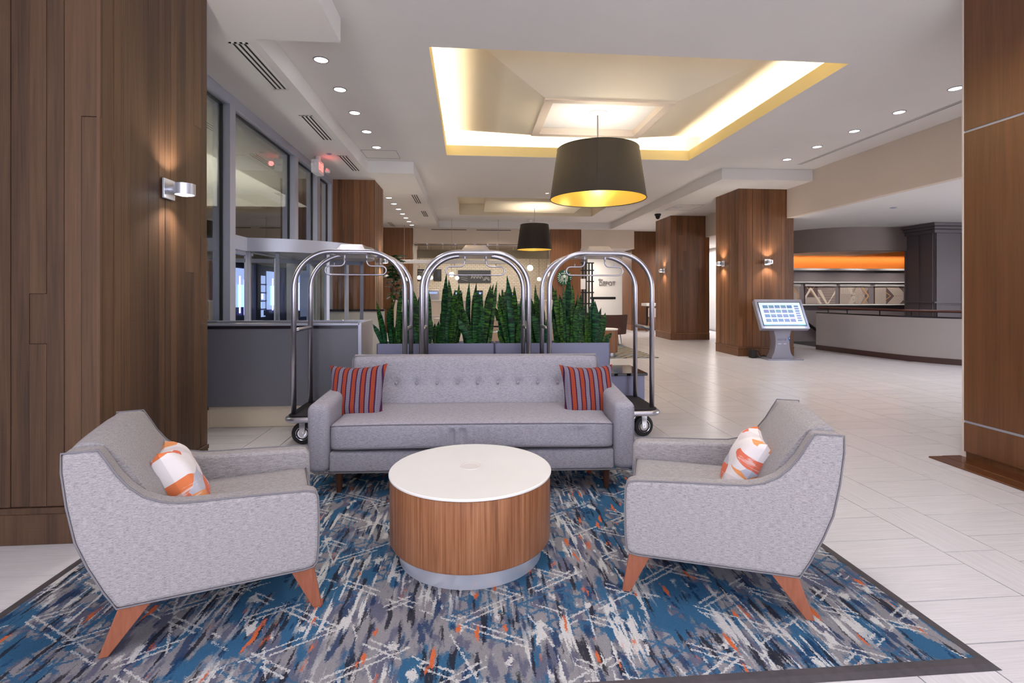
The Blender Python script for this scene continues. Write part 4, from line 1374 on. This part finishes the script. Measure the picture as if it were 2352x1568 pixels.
for b in BX_:
    yb_ = bfront(b, ZB) - .004
    MB().lathe([(.001, -.010), (.008, -.009), (.0125, -.004), (.0125, .004), (.001, .004)], 14).done('button', M['sofa'], so, smooth=True, loc=(b, yb_, ZB), rot=(-pi / 2, 0, 0))
# seat cushion
random.seed(4)
WR = [(random.uniform(-.35, .85), random.uniform(.010, .022), random.uniform(.5, 1)) for _ in range(15)]
WR += [(random.uniform(-.25, .3), random.uniform(.010, .016), 1.5) for _ in range(7)]


def dsp(p, d):
    X = p.x / .985
    crown = max(0, 1 - X ** 6) * max(0, 1 - (p.y / .33) ** 6)
    if p.z > 0: p = p + Vector((0, 0, .024 * crown * (1 - .35 * X * X)))
    else: p = p + Vector((0, 0, .012 * (1 - X * X)))
    if p.y < -.05:
        p = p + Vector((0, -.018 * (1 - X ** 4), 0))
        wsum = 0
        for c, s_, a in WR: wsum += a * exp(-((p.x - c) / s_) ** 2)
        fade = exp(-((p.z - .02) / .07) ** 2) if p.z < .06 else exp(-((p.y + .33) / .12) ** 2)
        p = p + (Vector((0, .010, 0)) if p.z < .066 else Vector((0, 0, -.003))) * wsum * fade
    # corners curl back
    k = max(0, abs(X) - .93) / .07
    if p.y < 0: p = p + Vector((0, .03 * k * k, -.012 * k * k if p.z > 0 else 0))
    return p


cu = MB().rbox((0, .335, .401), (.985, .325, .088), .022, (150, 10, 6), dsp).done('seat_cushion', M['sofa'], so, smooth=True)
for dz in (.074, -.082):
    pts = []
    for i in range(61):
        x = -.98 + 1.96 * i / 60; X = x / .985; k = max(0, abs(X) - .93) / .07
        y = .335 - .325 + .003 - .018 * (1 - X ** 4) + .03 * k * k
        z = .401 + dz + (.014 * (1 - X ** 6) * (1 - .35 * X * X) if dz > 0 else .012 * (1 - X * X)) - (.010 * k * k if dz > 0 else 0)
        pts.append((x, y, z))
    MB().tube(pts, .0045, 6).done('piping', M['pipingdark'], cu, smooth=True)
for x in (-.935, .945):
    for y in (.09, .74):
        MB().lathe([(.001, .165), (.029, .165), (.016, 0), (.001, 0)], 18, (x, y)).done('leg', M['sofaleg'], so, smooth=True, auto=40)


# --- cushions
def cushion_mesh(wd, h, t, pinch=.06, n=22, wrinkle=.004, seed=0):
    pinch = .13; mb = MB()
    for sg in (1, -1):
        vs = []; fs = []
        for j in range(n + 1):
            for i in range(n + 1):
                a, b = -1 + 2 * i / n, -1 + 2 * j / n
                x = a * wd / 2 * (1 - pinch * (1 - b * b) ** 1.0 * 1.0 * abs(a) ** 2)
                y = b * h / 2 * (1 - pinch * (1 - a * a) * abs(b) ** 2)
                z = t / 2 * (max(0, (1 - a ** 4) * (1 - b ** 4))) ** .55
                z += wrinkle * mnoise.noise(Vector((x * 14 + seed, y * 14, sg * 3))) * (1 - max(abs(a), abs(b)) ** 6) * 2
                vs.append((x, y, sg * z))
        for j in range(n):
            for i in range(n):
                q = j * (n + 1) + i; f = (q, q + 1, q + n + 2, q + n + 1); fs.append(f if sg > 0 else f[::-1])
        mb.add(vs, fs)
    return mb


# striped fabric: broad orange and grey bands, plum lines, fine check
m = N('striped_cushion'); p = m.coord('Object'); X_, Y_, Z_ = m.xyz(p)
per = .0745
fx = m.m('FRACT', m.m('DIVIDE', m.m('ADD', X_, .5 * per + .37), per))
isO = m.m('LESS_THAN', m.m('ABSOLUTE', m.m('SUBTRACT', fx, .5)), .25)
c = m.mix(isO, sr(124, 118, 132), sr(154, 66, 38))
chk = m.m('MAXIMUM', m.m('LESS_THAN', m.m('FRACT', m.m('DIVIDE', Y_, .0135)), .14), m.m('LESS_THAN', m.m('FRACT', m.m('DIVIDE', X_, .0125)), .12))
c = m.mix(m.m('MULTIPLY', chk, .6), c, sr(74, 44, 66))
ln = m.m('LESS_THAN', m.m('ABSOLUTE', m.m('SUBTRACT', m.m('ABSOLUTE', m.m('SUBTRACT', fx, .5)), .25)), .06)
c = m.mix(ln, c, sr(62, 26, 58))
m.set(c, .9, 0, **{'Specular IOR Level': .2}); m.bump(m.noise(p, 400, 2), .2, .002); M['striped'] = m.mat
m = N('painterly_cushion'); p = m.coord('Object')
v = m.n('ShaderNodeTexVoronoi'); v.feature = 'F1'; m.put(v.inputs['Vector'], m.scale(m.n('ShaderNodeTexCoord').outputs['Object'], (11, 17, 3), rot=(0, 0, .6))); v.inputs['Scale'].default_value = 1.0
wn = m.n('ShaderNodeTexWhiteNoise'); m.put(wn.inputs['Vector'], v.outputs['Color'])
c = m.ramp(wn.outputs['Value'], [(0, sr(240, 232, 232)), (.26, sr(198, 198, 212)), (.42, sr(232, 124, 98)), (.58, sr(242, 164, 108)), (.72, sr(228, 218, 220)), (.84, sr(234, 132, 84))], 'CONSTANT')
st_ = m.noise(m.scale(p, (7, 30, 5), rot=(0, 0, .5)), 1, 3, .6, 1.0)
c = m.mix(m.ramp(st_, [(.56, (0, 0, 0)), (.66, (.7, .7, .7))]), c, sr(238, 232, 232))
m.set(c, .85, 0, **{'Specular IOR Level': .2}); m.bump(m.noise(p, 16, 3, .6), .3, .01); M['painterly'] = m.mat


def cushion(label, loc, rot, mat, wd, h, t, seed, group):
    o = cushion_mesh(wd, h, t, seed=seed).done('throw_pillow', M[mat], None, smooth=True)
    bpy.context.view_layer.update()
    o.location = loc; o.rotation_euler = rot
    tag(o, label, 'pillow', group)
    pts = []
    for k in range(80):
        t_ = k / 80 * 4; s_, f_ = int(t_), t_ - int(t_); q = -1 + 2 * f_
        a, b = [(q, -1), (1, q), (-q, 1), (-1, -q)][s_]
        pts.append((a * wd / 2 * (1 - .06 * (1 - b * b) * abs(a) ** 2), b * h / 2 * (1 - .06 * (1 - a * a) * abs(b) ** 2), 0))
    return o


import mathutils


def orient(xdir, ydir):
    x = Vector(xdir).normalized(); y = Vector(ydir); y = (y - x * y.dot(x)).normalized(); z = x.cross(y)
    return Matrix((x, y, z)).transposed().to_euler()


cushion('striped orange and grey pillow at the left end of the sofa', (-.855, 3.98, .64), orient((.97, -.22, .05), (-.12, .30, .93)), 'striped', .47, .44, .14, 1, 'striped sofa pillows')
cushion('striped orange and grey pillow at the right end of the sofa', (.925, 3.93, .63), orient((.97, .20, -.03), (.10, .28, .93)), 'striped', .46, .43, .14, 5, 'striped sofa pillows')
# chair pillows lean on the back, seen partly edge on
cushion('orange and white painterly pillow on the left armchair', (-1.315, 2.46, .545), orient((.42, -.90, .10), (-.42, -.10, .90)), 'painterly', .38, .36, .16, 9, 'armchair pillows')
cushion('orange and white painterly pillow on the right armchair', (1.375, 2.455, .54), orient((.40, .90, .0), (.42, -.12, .90)), 'painterly', .38, .36, .16, 14, 'armchair pillows')


# --- luggage carts
def arc_pts(cx, cz, r, a0, a1, n): return [(cx + r * cos(a0 + (a1 - a0) * i / n), cz + r * sin(a0 + (a1 - a0) * i / n)) for i in range(n + 1)]


def make_cart(label):
    o = thing('luggage_cart', label, 'luggage cart', (0, 0, 0), 0, 'row of luggage carts')
    R = .345; H = 1.785; hw_ = .505
    prof = [(-hw_, .29)] + arc_pts(-hw_ + R, H - R, R, pi, pi / 2, 14) + arc_pts(hw_ - R, H - R, R, pi / 2, 0, 14) + [(hw_, .29)]
    for y in (0, .50):
        MB().tube([(x, y, z) for x, z in prof], .0235, 14).done('hoop', M['steel'], o, smooth=True)
    for x in (-hw_, hw_): MB().tube([(x, 0, 1.055), (x, .50, 1.055)], .019, 12).done('crossbar', M['steel'], o, smooth=True)
    # canopy plate
    mb = MB()
    a, b = .165, .10; y0, y1 = -.02, .52; z0, z1 = H - .02, H + .075
    v = [(-a, y0, z0), (a, y0, z0), (a, y1, z0), (-a, y1, z0), (-b, y0 + .09, z1), (b, y0 + .09, z1), (b, y1 - .09, z1), (-b, y1 - .09, z1)]
    mb.add(v, [(0, 3, 2, 1), (4, 5, 6, 7), (0, 1, 5, 4), (1, 2, 6, 5), (2, 3, 7, 6), (3, 0, 4, 7)])
    mb.done('top_plate', M['steel'], o, bevel=.006)
    # hanging rail loop
    def half(s):
        return [(s * .105, H - .03), (s * .105, H - .075)] + [(s * (.105 + .045 * (1 - cos(t))), H - .075 - .045 * sin(t)) for t in (pi / 8, pi / 4, 3 * pi / 8, pi / 2)] + [(s * .25, H - .121)] + \
               [(s * (.25 + .042 * sin(t)), H - .163 + .042 * cos(t)) for t in [pi * k / 8 for k in range(1, 9)]] + [(0, H - .205)]
    MB().tube([(x, .25, z) for x, z in half(-1)] + [(x, .25, z) for x, z in reversed(half(1)[:-1])], .0075, 8).done('hanging_rail', M['steel'], o, smooth=True)
    for x in (-.105, .105): MB().cyl(.013, H - .045, H - .02, (x, .25), 12).done('socket', M['steel'], o, smooth=True, auto=40)
    for x in (-.205, .205): MB().tube([(x, .25, H - .12), (x, .25, H - .09)], .005, 6).done('peg', M['steel'], o)
    # deck with rounded corners
    def rr(hx, y0, y1, r):
        P = []
        for (cx, cy, a0) in ((hx - r, y1 - r, 0), (-hx + r, y1 - r, pi / 2), (-hx + r, y0 + r, pi), (hx - r, y0 + r, 3 * pi / 2)):
            P += [(cx + r * cos(a0 + t * pi / 12), cy + r * sin(a0 + t * pi / 12)) for t in range(7)]
        return P
    MB().prism(rr(.545, -.085, .585, .09), 'z', .225, .288).done('deck', M['carpet_black'], o)
    MB().tube([(x, y, .252) for x, y in rr(.551, -.09, .59, .09)], .026, 10, closed=True).done('bumper', M['steel'], o, smooth=True)
    for x in (-.43, .43):
        for y in (.03, .47):
            ws = MB().lathe([(.045, -.02), (.085, -.022), (.10, -.014), (.104, 0), (.10, .014), (.085, .022), (.045, .02)], 28, closed=True)
            wh = ws.done('wheel', M['rubber'], o, smooth=True, auto=50, loc=(x, y, .104), rot=(pi / 2, 0, radians(12) if x > 0 else 0))
            MB().lathe([(.012, -.024), (.05, -.018), (.062, -.022), (.064, 0), (.062, .022), (.05, .018), (.012, .024)], 24, closed=True).done('rim', M['chrome'], wh, smooth=True, auto=40)
            mb = MB()
            for sy in (-.031, .031): mb.prism([(-.028, .225), (.028, .225), (.022, .10), (.012, .085), (-.012, .085), (-.022, .10)], 'y', y + sy - .003, y + sy + .003)
            mb.box(-.04, .04, y - .04, y + .04, .205, .226)
            mb.tube([(0, y - .04, .104), (0, y + .04, .104)], .010, 10)
            mb.v = [(vx + x, vy, vz) for vx, vy, vz in mb.v]
            mb.done('fork', M['chrome'], o, bevel=.002)
    return o


ct = make_cart('left chrome birdcage luggage cart, in front of the revolving door')
ct.location = (-1.105, 4.86, 0)
for lb, x in (('middle chrome birdcage luggage cart, in front of the snake plants', .06), ('right chrome birdcage luggage cart, in front of the round sign', 1.268)):
    c_ = copy_tree(ct); c_.location = (x, 4.86, 0); c_['label'] = lb

# --- bench / console behind the carts, planters on it
bn = thing('console', 'low grey console with a black polished top behind the carts', 'console', (0, 0, 0))
MB().box(-1.05, 1.95, 5.47, 6.10, .495, .525).done('top', M['granite'], bn, bevel=.003, seg=1)
m = N('planter_metal'); m.set(sr(126, 126, 150), .42, .35); M['planter'] = m.mat
MB().box(-1.03, 1.925, 5.50, 6.07, .12, .495).done('body', M['planter'], bn, bevel=.003, seg=1)
for x in (-1.0, 1.90):
    for y in (5.52, 6.0): MB().box(x - .02, x + .02, y, y + .04, 0, .12).done('leg', M['gasket'], bn)
PA = radians(-1.8)
pc = Vector((.278, 5.70))


def planter(label, sgn, cx):
    o = thing('planter', label, 'planter', (pc.x + cos(PA) * cx, pc.y + sin(PA) * cx, .525), PA, 'grey trough planters')
    w2, d2 = .632, .14
    mb = MB(); mb.box(-w2, w2, -d2, -d2 + .012, 0, .33); mb.box(-w2, w2, d2 - .012, d2, 0, .33)
    mb.box(-w2, -w2 + .012, -d2, d2, 0, .33); mb.box(w2 - .012, w2, -d2, d2, 0, .33); mb.box(-w2, w2, -d2, d2, 0, .01)
    mb.done('trough', M['planter'], o)
    mb = MB(); mb.box(-w2 + .012, w2 - .012, -d2 + .012, d2 - .012, .28, .30)
    mb.done('soil', plain('soil', sr(60, 48, 40), .95), o)
    r = random.Random(sgn + 5); sb = MB()
    for k in range(260):
        x, y, s = r.uniform(-w2 + .03, w2 - .03), r.uniform(-d2 + .03, d2 - .03), r.uniform(.008, .016)
        sb.box(x - s, x + s, y - s, y + s, .296, .30 + s)
    q = sb.done('pebbles', M['pebble'], o); q['kind'] = 'stuff'
    return o


M['pebble'] = plain('pebbles', sr(150, 138, 126), .8)
planter('left grey trough planter full of snake plants', 0, -.634)
planter('right grey trough planter full of snake plants', 1, .634)

# snake plant leaves
m = N('snake_leaf'); p = m.coord('Object'); X_, Y_, Z_ = m.xyz(p); r_ = m.rnd()
z2 = m.m('ADD', Z_, m.m('MULTIPLY', r_, 9.0))
cb = m.n('ShaderNodeCombineXYZ'); m.put(cb.inputs[0], m.m('MULTIPLY', X_, 9)); m.put(cb.inputs[2], z2)
bd = m.noise(m.scale(cb.outputs[0], (1.2, 1, 34)), 1, 2, .5, .8)
dk = m.mix(r_, sr(6, 34, 24), sr(14, 38, 10)); lt = m.mix(r_, sr(38, 108, 58), sr(84, 134, 34))
c = m.mix(m.ramp(bd, [(.44, (0, 0, 0)), (.66, (.9, .9, .9))]), dk, lt)
m.set(c, .5, 0, **{'Specular IOR Level': .22}); M['leaf'] = m.mat


def leaf_mesh(k):
    r = random.Random(100 + k); mb = MB(); n = 11; vs = []; fs = []
    bend = r.uniform(-.06, .06); tw = r.uniform(-.5, .9); wid = r.uniform(.022, .034)
    for i in range(n + 1):
        t = i / n
        w_ = wid * (.62 + .75 * sin(min(1, t * 1.25) * pi * .55)) * (1 - max(0, (t - .56) / .44) ** 1.5) if i < n else .0008
        w_ = min(w_, wid * 1.05)
        a = tw * t; cx, cy = bend * t * t, .3 * bend * t
        for s_, dep in ((-1, .006), (0, -.004), (1, .006)):
            vs.append((cx + s_ * w_ * cos(a), cy + s_ * w_ * sin(a) + dep * (1 - t) * 2, t))
    for i in range(n):
        for j in range(2):
            a_ = i * 3 + j; fs.append((a_, a_ + 1, a_ + 4, a_ + 3))
    b0 = len(vs); vs2 = [(x, y + .0045 * (1 - z * .8), z) for x, y, z in vs]; fs2 = [tuple(b0 + q for q in f[::-1]) for f in fs]
    mb.add(vs + vs2, fs + fs2)
    # close the long edges
    me = mb.mesh('snake_leaf'); me.materials.append(M['leaf']); me.shade_smooth(); return me


LM = [leaf_mesh(k) for k in range(9)]


def snake(label, x, y, z, tips, n, spread, seed, hmean=.55, group='snake plants in the grey troughs'):
    o = thing('snake_plant', label, 'plant', (x, y, z), 0, group)
    r = random.Random(seed)
    specs = [(dx, h, True) for dx, h in tips] + [(r.uniform(-1, 1) * spread, hmean * r.uniform(.45, 1.25), False) for _ in range(n)]
    for dx, h, _ in specs:
        L = bpy.data.objects.new('leaf', r.choice(LM)); COL.objects.link(L); L.parent = o
        bx = dx * .62 + r.uniform(-.02, .02)
        L.location = (bx, r.uniform(-.085, .085), 0)
        L.rotation_euler = (r.uniform(-.12, .10), math.atan2(dx - bx, h) + r.uniform(-.05, .05), r.uniform(-.7, .7))
        wsc = r.uniform(.8, 1.15); L.scale = (wsc, wsc, h)
    return o


def px_at(px, y):
    u = (px - 1176) / FPX; rx = u * cos(PSI) + sin(PSI); ry = -u * sin(PSI) + cos(PSI); return y * rx / ry


def pz_at(px, py, y):
    u = (px - 1176) / FPX; ry = -u * sin(PSI) + cos(PSI); return 1.4 + (673 - py) / FPX * y / ry


yy0 = 5.74; ZL = .82
CL = [  # centre px, [(tip px, tip py)], n
    (912, [(868, 690), (893, 664), (917, 660), (878, 700)], 13, 'snake plant at the left end of the left trough, with a low leaf drooping out'),
    (962, [(951, 664), (960, 668), (991, 652), (987, 672)], 13, 'snake plant second from the left, between the left and middle carts'),
    (1022, [(1016, 628), (1038, 641), (1054, 650), (1008, 668), (1066, 668)], 17, 'tall snake plant in the left part of the middle cart frame'),
    (1092, [(1067, 646), (1078, 648), (1115, 652), (1121, 650), (1136, 645), (1130, 655)], 18, 'wide snake plant at the centre of the middle cart frame'),
    (1178, [(1168, 632), (1154, 660), (1185, 655), (1150, 688)], 14, 'snake plant at the left end of the right trough with one tall blade'),
    (1228, [(1212, 672), (1236, 668), (1246, 690)], 13, 'snake plant between the middle and right carts'),
    (1300, [(1273, 653), (1303, 625), (1288, 640), (1321, 652), (1330, 668)], 17, 'tallest snake plant, overlapping the round green sign'),
    (1358, [(1334, 684), (1353, 682), (1371, 708), (1389, 717), (1366, 690)], 15, 'snake plant at the right end of the right trough'),
]
for i, (cpx, tips, n, lb) in enumerate(CL):
    x = px_at(cpx, yy0)
    y = pc.y + (x - pc.x) * math.tan(PA)
    tt = [(px_at(a, y) - x, max(.3, pz_at(a, b, y) - ZL)) for a, b in tips]
    hm = sum(h for _, h in tt) / len(tt) * .74
    o = snake(lb, x, y, ZL, tt, int(n * 1.2), .17, i, hm)
# drooping single leaf at the far left, at the gap, and low at the right end
for (px, tp, hgt, par) in ((886, (865, 738), .3, 'snake plant at the left end of the left trough, with a low leaf drooping out'),):
    pass
for (bpx, tpx, tpy, idx) in ((884, 866, 740, 0), (1158, 1134, 760, 4), (1385, 1394, 772, 7)):
    x = px_at(bpx, yy0); pl = [q for q in bpy.data.objects if q.name.startswith('snake_plant') and q.get('label') == CL[idx][3]][0]
    L = bpy.data.objects.new('leaf', LM[idx]); COL.objects.link(L); L.parent = pl
    dx = px_at(tpx, yy0) - x; dz = pz_at(tpx, tpy, yy0) - ZL
    L.location = (x - pl.location.x, -.07, 0); L.rotation_euler = (0, math.atan2(dx, dz), .3); L.scale = (.8, .8, sqrt(dx * dx + dz * dz))

# --- information kiosk
kk = thing('touchscreen_kiosk', 'grey freestanding touchscreen kiosk with a glowing screen by the wood column', 'kiosk', (6.60, 10.40, 0), radians(-3))
M['kiosk'] = plain('kiosk_metal', sr(160, 158, 172), .35, .5)
hp = []
for i in range(13):
    t = i / 12; z = .015 + t * .70; wv = .15 + .07 * (2 * t - 1) ** 2 + .02 * (t < .1); hp.append((wv, z))
mb = MB(); poly = [(a, z) for a, z in hp] + [(-a, z) for a, z in reversed(hp)]
mb.prism(poly, 'y', -.10, .12); mb.done('pedestal', M['kiosk'], kk, bevel=.008)
MB().prism([(-.40, -.26), (.36, -.26), (.38, .24), (-.36, .26)], 'z', 0, .018).done('base_plate', M['kiosk'], kk, bevel=.004, seg=1)
hd = Matrix.Translation((-.02, -.10, .965)) @ Matrix.Rotation(radians(-28), 4, 'X')
mb = MB(); mb.T = hd; W_, H_ = .515, .345
mb.box(-W_, W_, 0, .11, -H_, H_)
hdo = mb.done('screen_housing', M['kiosk'], kk, bevel=.012)
M['screen'] = emit('screen_white', (.78, .88, 1.0), .72)
mb = MB(); mb.T = hd; mb.box(-.46, .46, -.004, .001, -.285, .275); mb.done('bezel', M['gasket'], kk)
mats = [M['screen'], emit('thumb_blue', (.16, .32, .66), .5), emit('thumb_violet', (.34, .30, .70), .5), emit('thumb_teal', (.18, .46, .56), .5), emit('bar_blue', (.26, .5, .95), .6), emit('bar_cyan', (.25, .75, .75), .6), emit('thumb_navy', (.10, .16, .42), .7)]
mb = MB(); mb.T = hd; mb.box(-.445, .445, -.008, -.004, -.27, .26, 0)
r = random.Random(2)
for j in range(4):
    for i in range(5):
        x = -.375 + i * .13; z = .155 - j * .105; mi = r.choice([1, 2, 3, 1])
        mb.box(x, x + .108, -.0095, -.008, z - .03, z + .04, mi); mb.box(x, x + .108, -.0105, -.0095, z - .03, z - .03 + r.uniform(.012, .035), 6 if r.random() < .6 else 2)
        mb.box(x + r.uniform(.01, .05), x + r.uniform(.06, .1), -.011, -.0105, z - .01, z + .02, r.choice([1, 3, 2]))
for j in range(7):
    z = .17 - j * .055; mb.box(.30, .39, -.0095, -.008, z - .018, z + .018, 2 if j % 2 else 1)
mb.box(-.445, .445, -.0095, -.008, -.27, -.245, 4); mb.box(-.44, -.30, -.011, -.0095, -.268, -.248, 5); mb.box(.28, .44, -.011, -.0095, -.268, -.248, 5)
mb.done('screen', mats, kk)
M['kprint'] = plain('kiosk_print', sr(96, 104, 128), .5); M['kwhite'] = plain('kiosk_white_print', sr(226, 226, 232), .5); M['kblue'] = plain('kiosk_blue_icon', sr(50, 110, 180), .4)
text('lettering', 'VISITOR', .055, (-.115, -.102, .40), (pi / 2, 0, 0), M['kprint'], kk, .001)
MB().box(-.10, -.03, -.102, -.10, .325, .337).done('print_line', M['kwhite'], kk); MB().box(.02, .075, -.102, -.10, .325, .337).done('print_line', M['kwhite'], kk)
mb = MB(); mb.add([(.135 + .024 * cos(t), -.103, .445 + .034 * sin(t)) for t in [2 * pi * i / 16 for i in range(16)]][::-1], [tuple(range(16))])
mb.add([(.118, -.103, .43), (.14, -.103, .38), (.15, -.103, .425)], [(0, 1, 2)]); mb.done('icon', M['kblue'], kk)
mb = MB(); mb.add([(.138 + .009 * cos(t), -.104, .447 + .017 * sin(t)) for t in [2 * pi * i / 10 for i in range(10)]][::-1], [tuple(range(10))]); mb.done('icon', M['kwhite'], kk)
light('screen_spill', 'AREA', (6.62, 10.14, .95), 5, (.6, .75, 1.0), (radians(62), 0, 0), .85, .5)
pb_ = thing('power_box', 'small black power box with cables behind the kiosk foot', 'power box', (6.12, 10.62, 0))
MB().box(-.06, .06, -.07, .07, 0, .17).done('body', M['gasket'], pb_, bevel=.01)
MB().tube([(.05, 0, .05), (.14, -.03, .015), (.24, .02, .05), (.3, .0, .03), (.34, -.05, .02)], .009, 6).done('cable', M['gasket'], pb_, smooth=True)
MB().tube([(.05, .02, .12), (.12, .0, .14), (.2, .04, .04), (.3, .05, .02)], .008, 6).done('cable', M['gasket'], pb_, smooth=True)

# --- seats beyond
M['brownfab'] = plain('brown_fabric', sr(84, 58, 54), .9); M['whitelea'] = plain('white_leather', sr(222, 208, 200), .5); M['oak'] = wood('stool_oak', sr(170, 108, 62), sr(204, 144, 92), saw=0, rv=.1)


def lounge(label, x, y, rz, mat, sc=1.0):
    o = thing('lounge_chair', label, 'chair', (x, y, .0125), rz)
    MB().rbox((0, .0, .36 * sc), (.34 * sc, .33 * sc, .09 * sc), .04, (4, 4, 2)).done('seat', mat, o, smooth=True)
    mb = MB(); arcwall(mb, .36 * sc, .42 * sc, radians(-20), radians(200), 20, 0, .48 * sc)
    mb.v = [(vx * (1 + .15 * (vz)), vy * (1 + .15 * vz), vz + .27 * sc) for vx, vy, vz in mb.v]
    mb.done('backrest', mat, o, smooth=True, auto=50)
    for sx in (-.24, .24):
        for sy in (-.2, .22): MB().tube([(sx * sc, sy * sc, .3 * sc), (sx * 1.15 * sc, sy * 1.15 * sc, 0)], [.018, .010], 8).done('leg', M['steel'], o, smooth=True)
    return o


lounge('dark brown lounge chair at the right, beyond the planters', 3.80, 13.7, radians(155), M['brownfab'], 1.08)
lounge('white lounge chair just past the right cart, behind the snake plants', 2.05, 12.2, radians(180), M['whitelea'], 1.15)
lounge('white lounge chair beyond the gap in the left trough plants', -.3, 11.6, radians(160), M['whitelea'], 1.1)
lounge('white lounge chair farthest left by the fig tree', -.9, 13.6, radians(150), M['whitelea'], 1.1)
t2 = thing('side_table', 'small drum side table with a white top beside the brown chair', 'table', (3.03, 11.2, .0125))
MB().lathe([(.001, .60), (.27, .60), (.27, .575), (.001, .575)], 32).done('tabletop', M['white'], t2, smooth=True, auto=40)
MB().lathe([(.001, .575), (.262, .575), (.262, .08), (.001, .08)], 32).done('drum', M['column_wood'], t2, smooth=True, auto=40)
MB().lathe([(.001, .08), (.22, .08), (.22, 0), (.001, 0)], 32).done('plinth', M['steel'], t2, smooth=True, auto=40)
# far rug with diagonal stripes
m = N('striped_rug'); p = m.coord('World'); r4 = m.scale(p, (1, 1, 1), rot=(0, 0, radians(48)))
x4 = m.xyz(r4)[0]
d4 = m.m('LESS_THAN', m.m('FRACT', m.m('DIVIDE', m.m('ADD', x4, m.m('MULTIPLY', m.noise(p, 3, 2), .1)), .16)), .38)
c4 = m.mix(d4, sr(150, 138, 122), sr(52, 62, 64)); c4 = m.mix(m.ramp(m.noise(p, 1.4, 2), [(.5, (0, 0, 0)), (.6, (1, 1, 1))]), c4, sr(112, 120, 132))
m.set(c4, .95); M['rug2'] = m.mat
r2 = MB().box(-1.5, 4.08, 10.76, 15.6, .0005, .012).done('striped_rug', M['rug2']); tag(r2, 'grey brown striped rug under the far lounge chairs', 'rug')
# tan planter with a rail and more snake plants
tp = thing('tan_planter', 'tan box planter with a chrome rail seen through the gap in the snake plants', 'planter', (1.0, 8.6, 0))
M['tan'] = paint('tan_laminate', sr(196, 172, 150), .5)
mb = MB(); mb.box(-.95, .95, -.16, -.145, 0, .94); mb.box(-.95, .95, .145, .16, 0, .94); mb.box(-.95, -.935, -.16, .16, 0, .94); mb.box(.935, .95, -.16, .16, 0, .94); mb.box(-.95, .95, -.16, .16, .84, .86)
mb.done('box', M['tan'], tp)
MB().tube([(-.93, -.22, .76), (.93, -.22, .80)], .016, 8).done('rail', M['chrome'], tp, smooth=True)
for i, (x, lb) in enumerate(((.60, 'snake plant in the tan planter, left, seen through the gap'), (1.05, 'snake plant in the tan planter, middle, mostly hidden'), (1.5, 'snake plant in the tan planter, right, behind the middle cart'))):
    snake(lb, x, 8.6, .86, [(-.08, .62), (.1, .7)], 9, .16, 50 + i, .5, 'snake plants in the tan planter')
# bar table and stool at the far column
bt = thing('bar_table', 'white topped high table by the far column', 'table', (7.0, 18.3, 0))
MB().box(-.62, .3, -.25, .3, .93, 1.03).done('top', M['white'], bt, bevel=.01, seg=1)
for x in (-.5, .2): MB().box(x - .03, x + .03, -.03, .03, 0, .93).done('leg', M['gasket'], bt)
bs = thing('bar_stool', 'white bucket bar stool with oak legs beside the far column', 'stool', (6.62, 18.0, 0))
mb = MB(); arcwall(mb, .15, .18, radians(160), radians(380), 14, .56, .86); mb.done('seat', M['whitelea'], bs, smooth=True, auto=50)
MB().cyl(.175, .54, .60, n=20).done('cushion', M['whitelea'], bs, smooth=True, auto=40)
for sx in (-1, 1):
    for sy in (-1, 1): MB().tube([(sx * .10, sy * .10, .56), (sx * .17, sy * .17, 0)], [.018, .012], 8).done('leg', M['oak'], bs, smooth=True)

# --- fig tree
ft = thing('fig_tree', 'tall potted fig tree with large glossy leaves by the left wood column', 'tree', (-1.62, 11.0, 0))
MB().lathe([(.001, 0), (.17, 0), (.21, .4), (.18, .4), (.16, .36), (.001, .36)], 22).done('pot', M['white'], ft, smooth=True, auto=40)
for (dx, dy, h) in ((.0, .0, 2.0), (.09, .03, 1.85), (-.05, .05, 1.55)):
    MB().tube([(0, 0, .35), (dx * .3 - .03, dy, 1.0), (dx * .8 + .02, dy, h * .8), (dx, dy, h)], [.018, .014, .011, .007], 7).done('stem', M['sofaleg'], ft, smooth=True)
m = N('fig_leaf'); p = m.coord('Object'); m.set(m.mix(m.rnd(), sr(22, 58, 34), sr(56, 104, 52)), .3); M['figleaf'] = m.mat
mb = MB(); n = 8; vs = []
for i in range(n + 1):
    t = i / n; w_ = .075 * sin(pi * min(1, t * .92 + .04)) ** .7 * (.75 + .5 * t)
    for s_ in (-1, 0, 1): vs.append((t * .22, s_ * w_, -.08 * t * t + (.018 if s_ else 0)))
mb.add(vs, [(i * 3 + j, i * 3 + j + 1, i * 3 + j + 4, i * 3 + j + 3) for i in range(n) for j in range(2)])
fm = mb.mesh('fig_leaf'); fm.materials.append(M['figleaf']); fm.shade_smooth()
r = random.Random(8)
for k in range(44):
    L = bpy.data.objects.new('leaf', fm); COL.objects.link(L); L.parent = ft
    z = 1.28 + .92 * (k / 44) ** .8; cx = .06 * (z - 1)
    L.location = (cx + r.uniform(-.05, .05), r.uniform(-.05, .05), z); L.rotation_euler = (r.uniform(-.5, .5), r.uniform(-.7, .35), k * 2.4)
    s_ = r.uniform(.7, 1.05); L.scale = (s_, s_, s_)
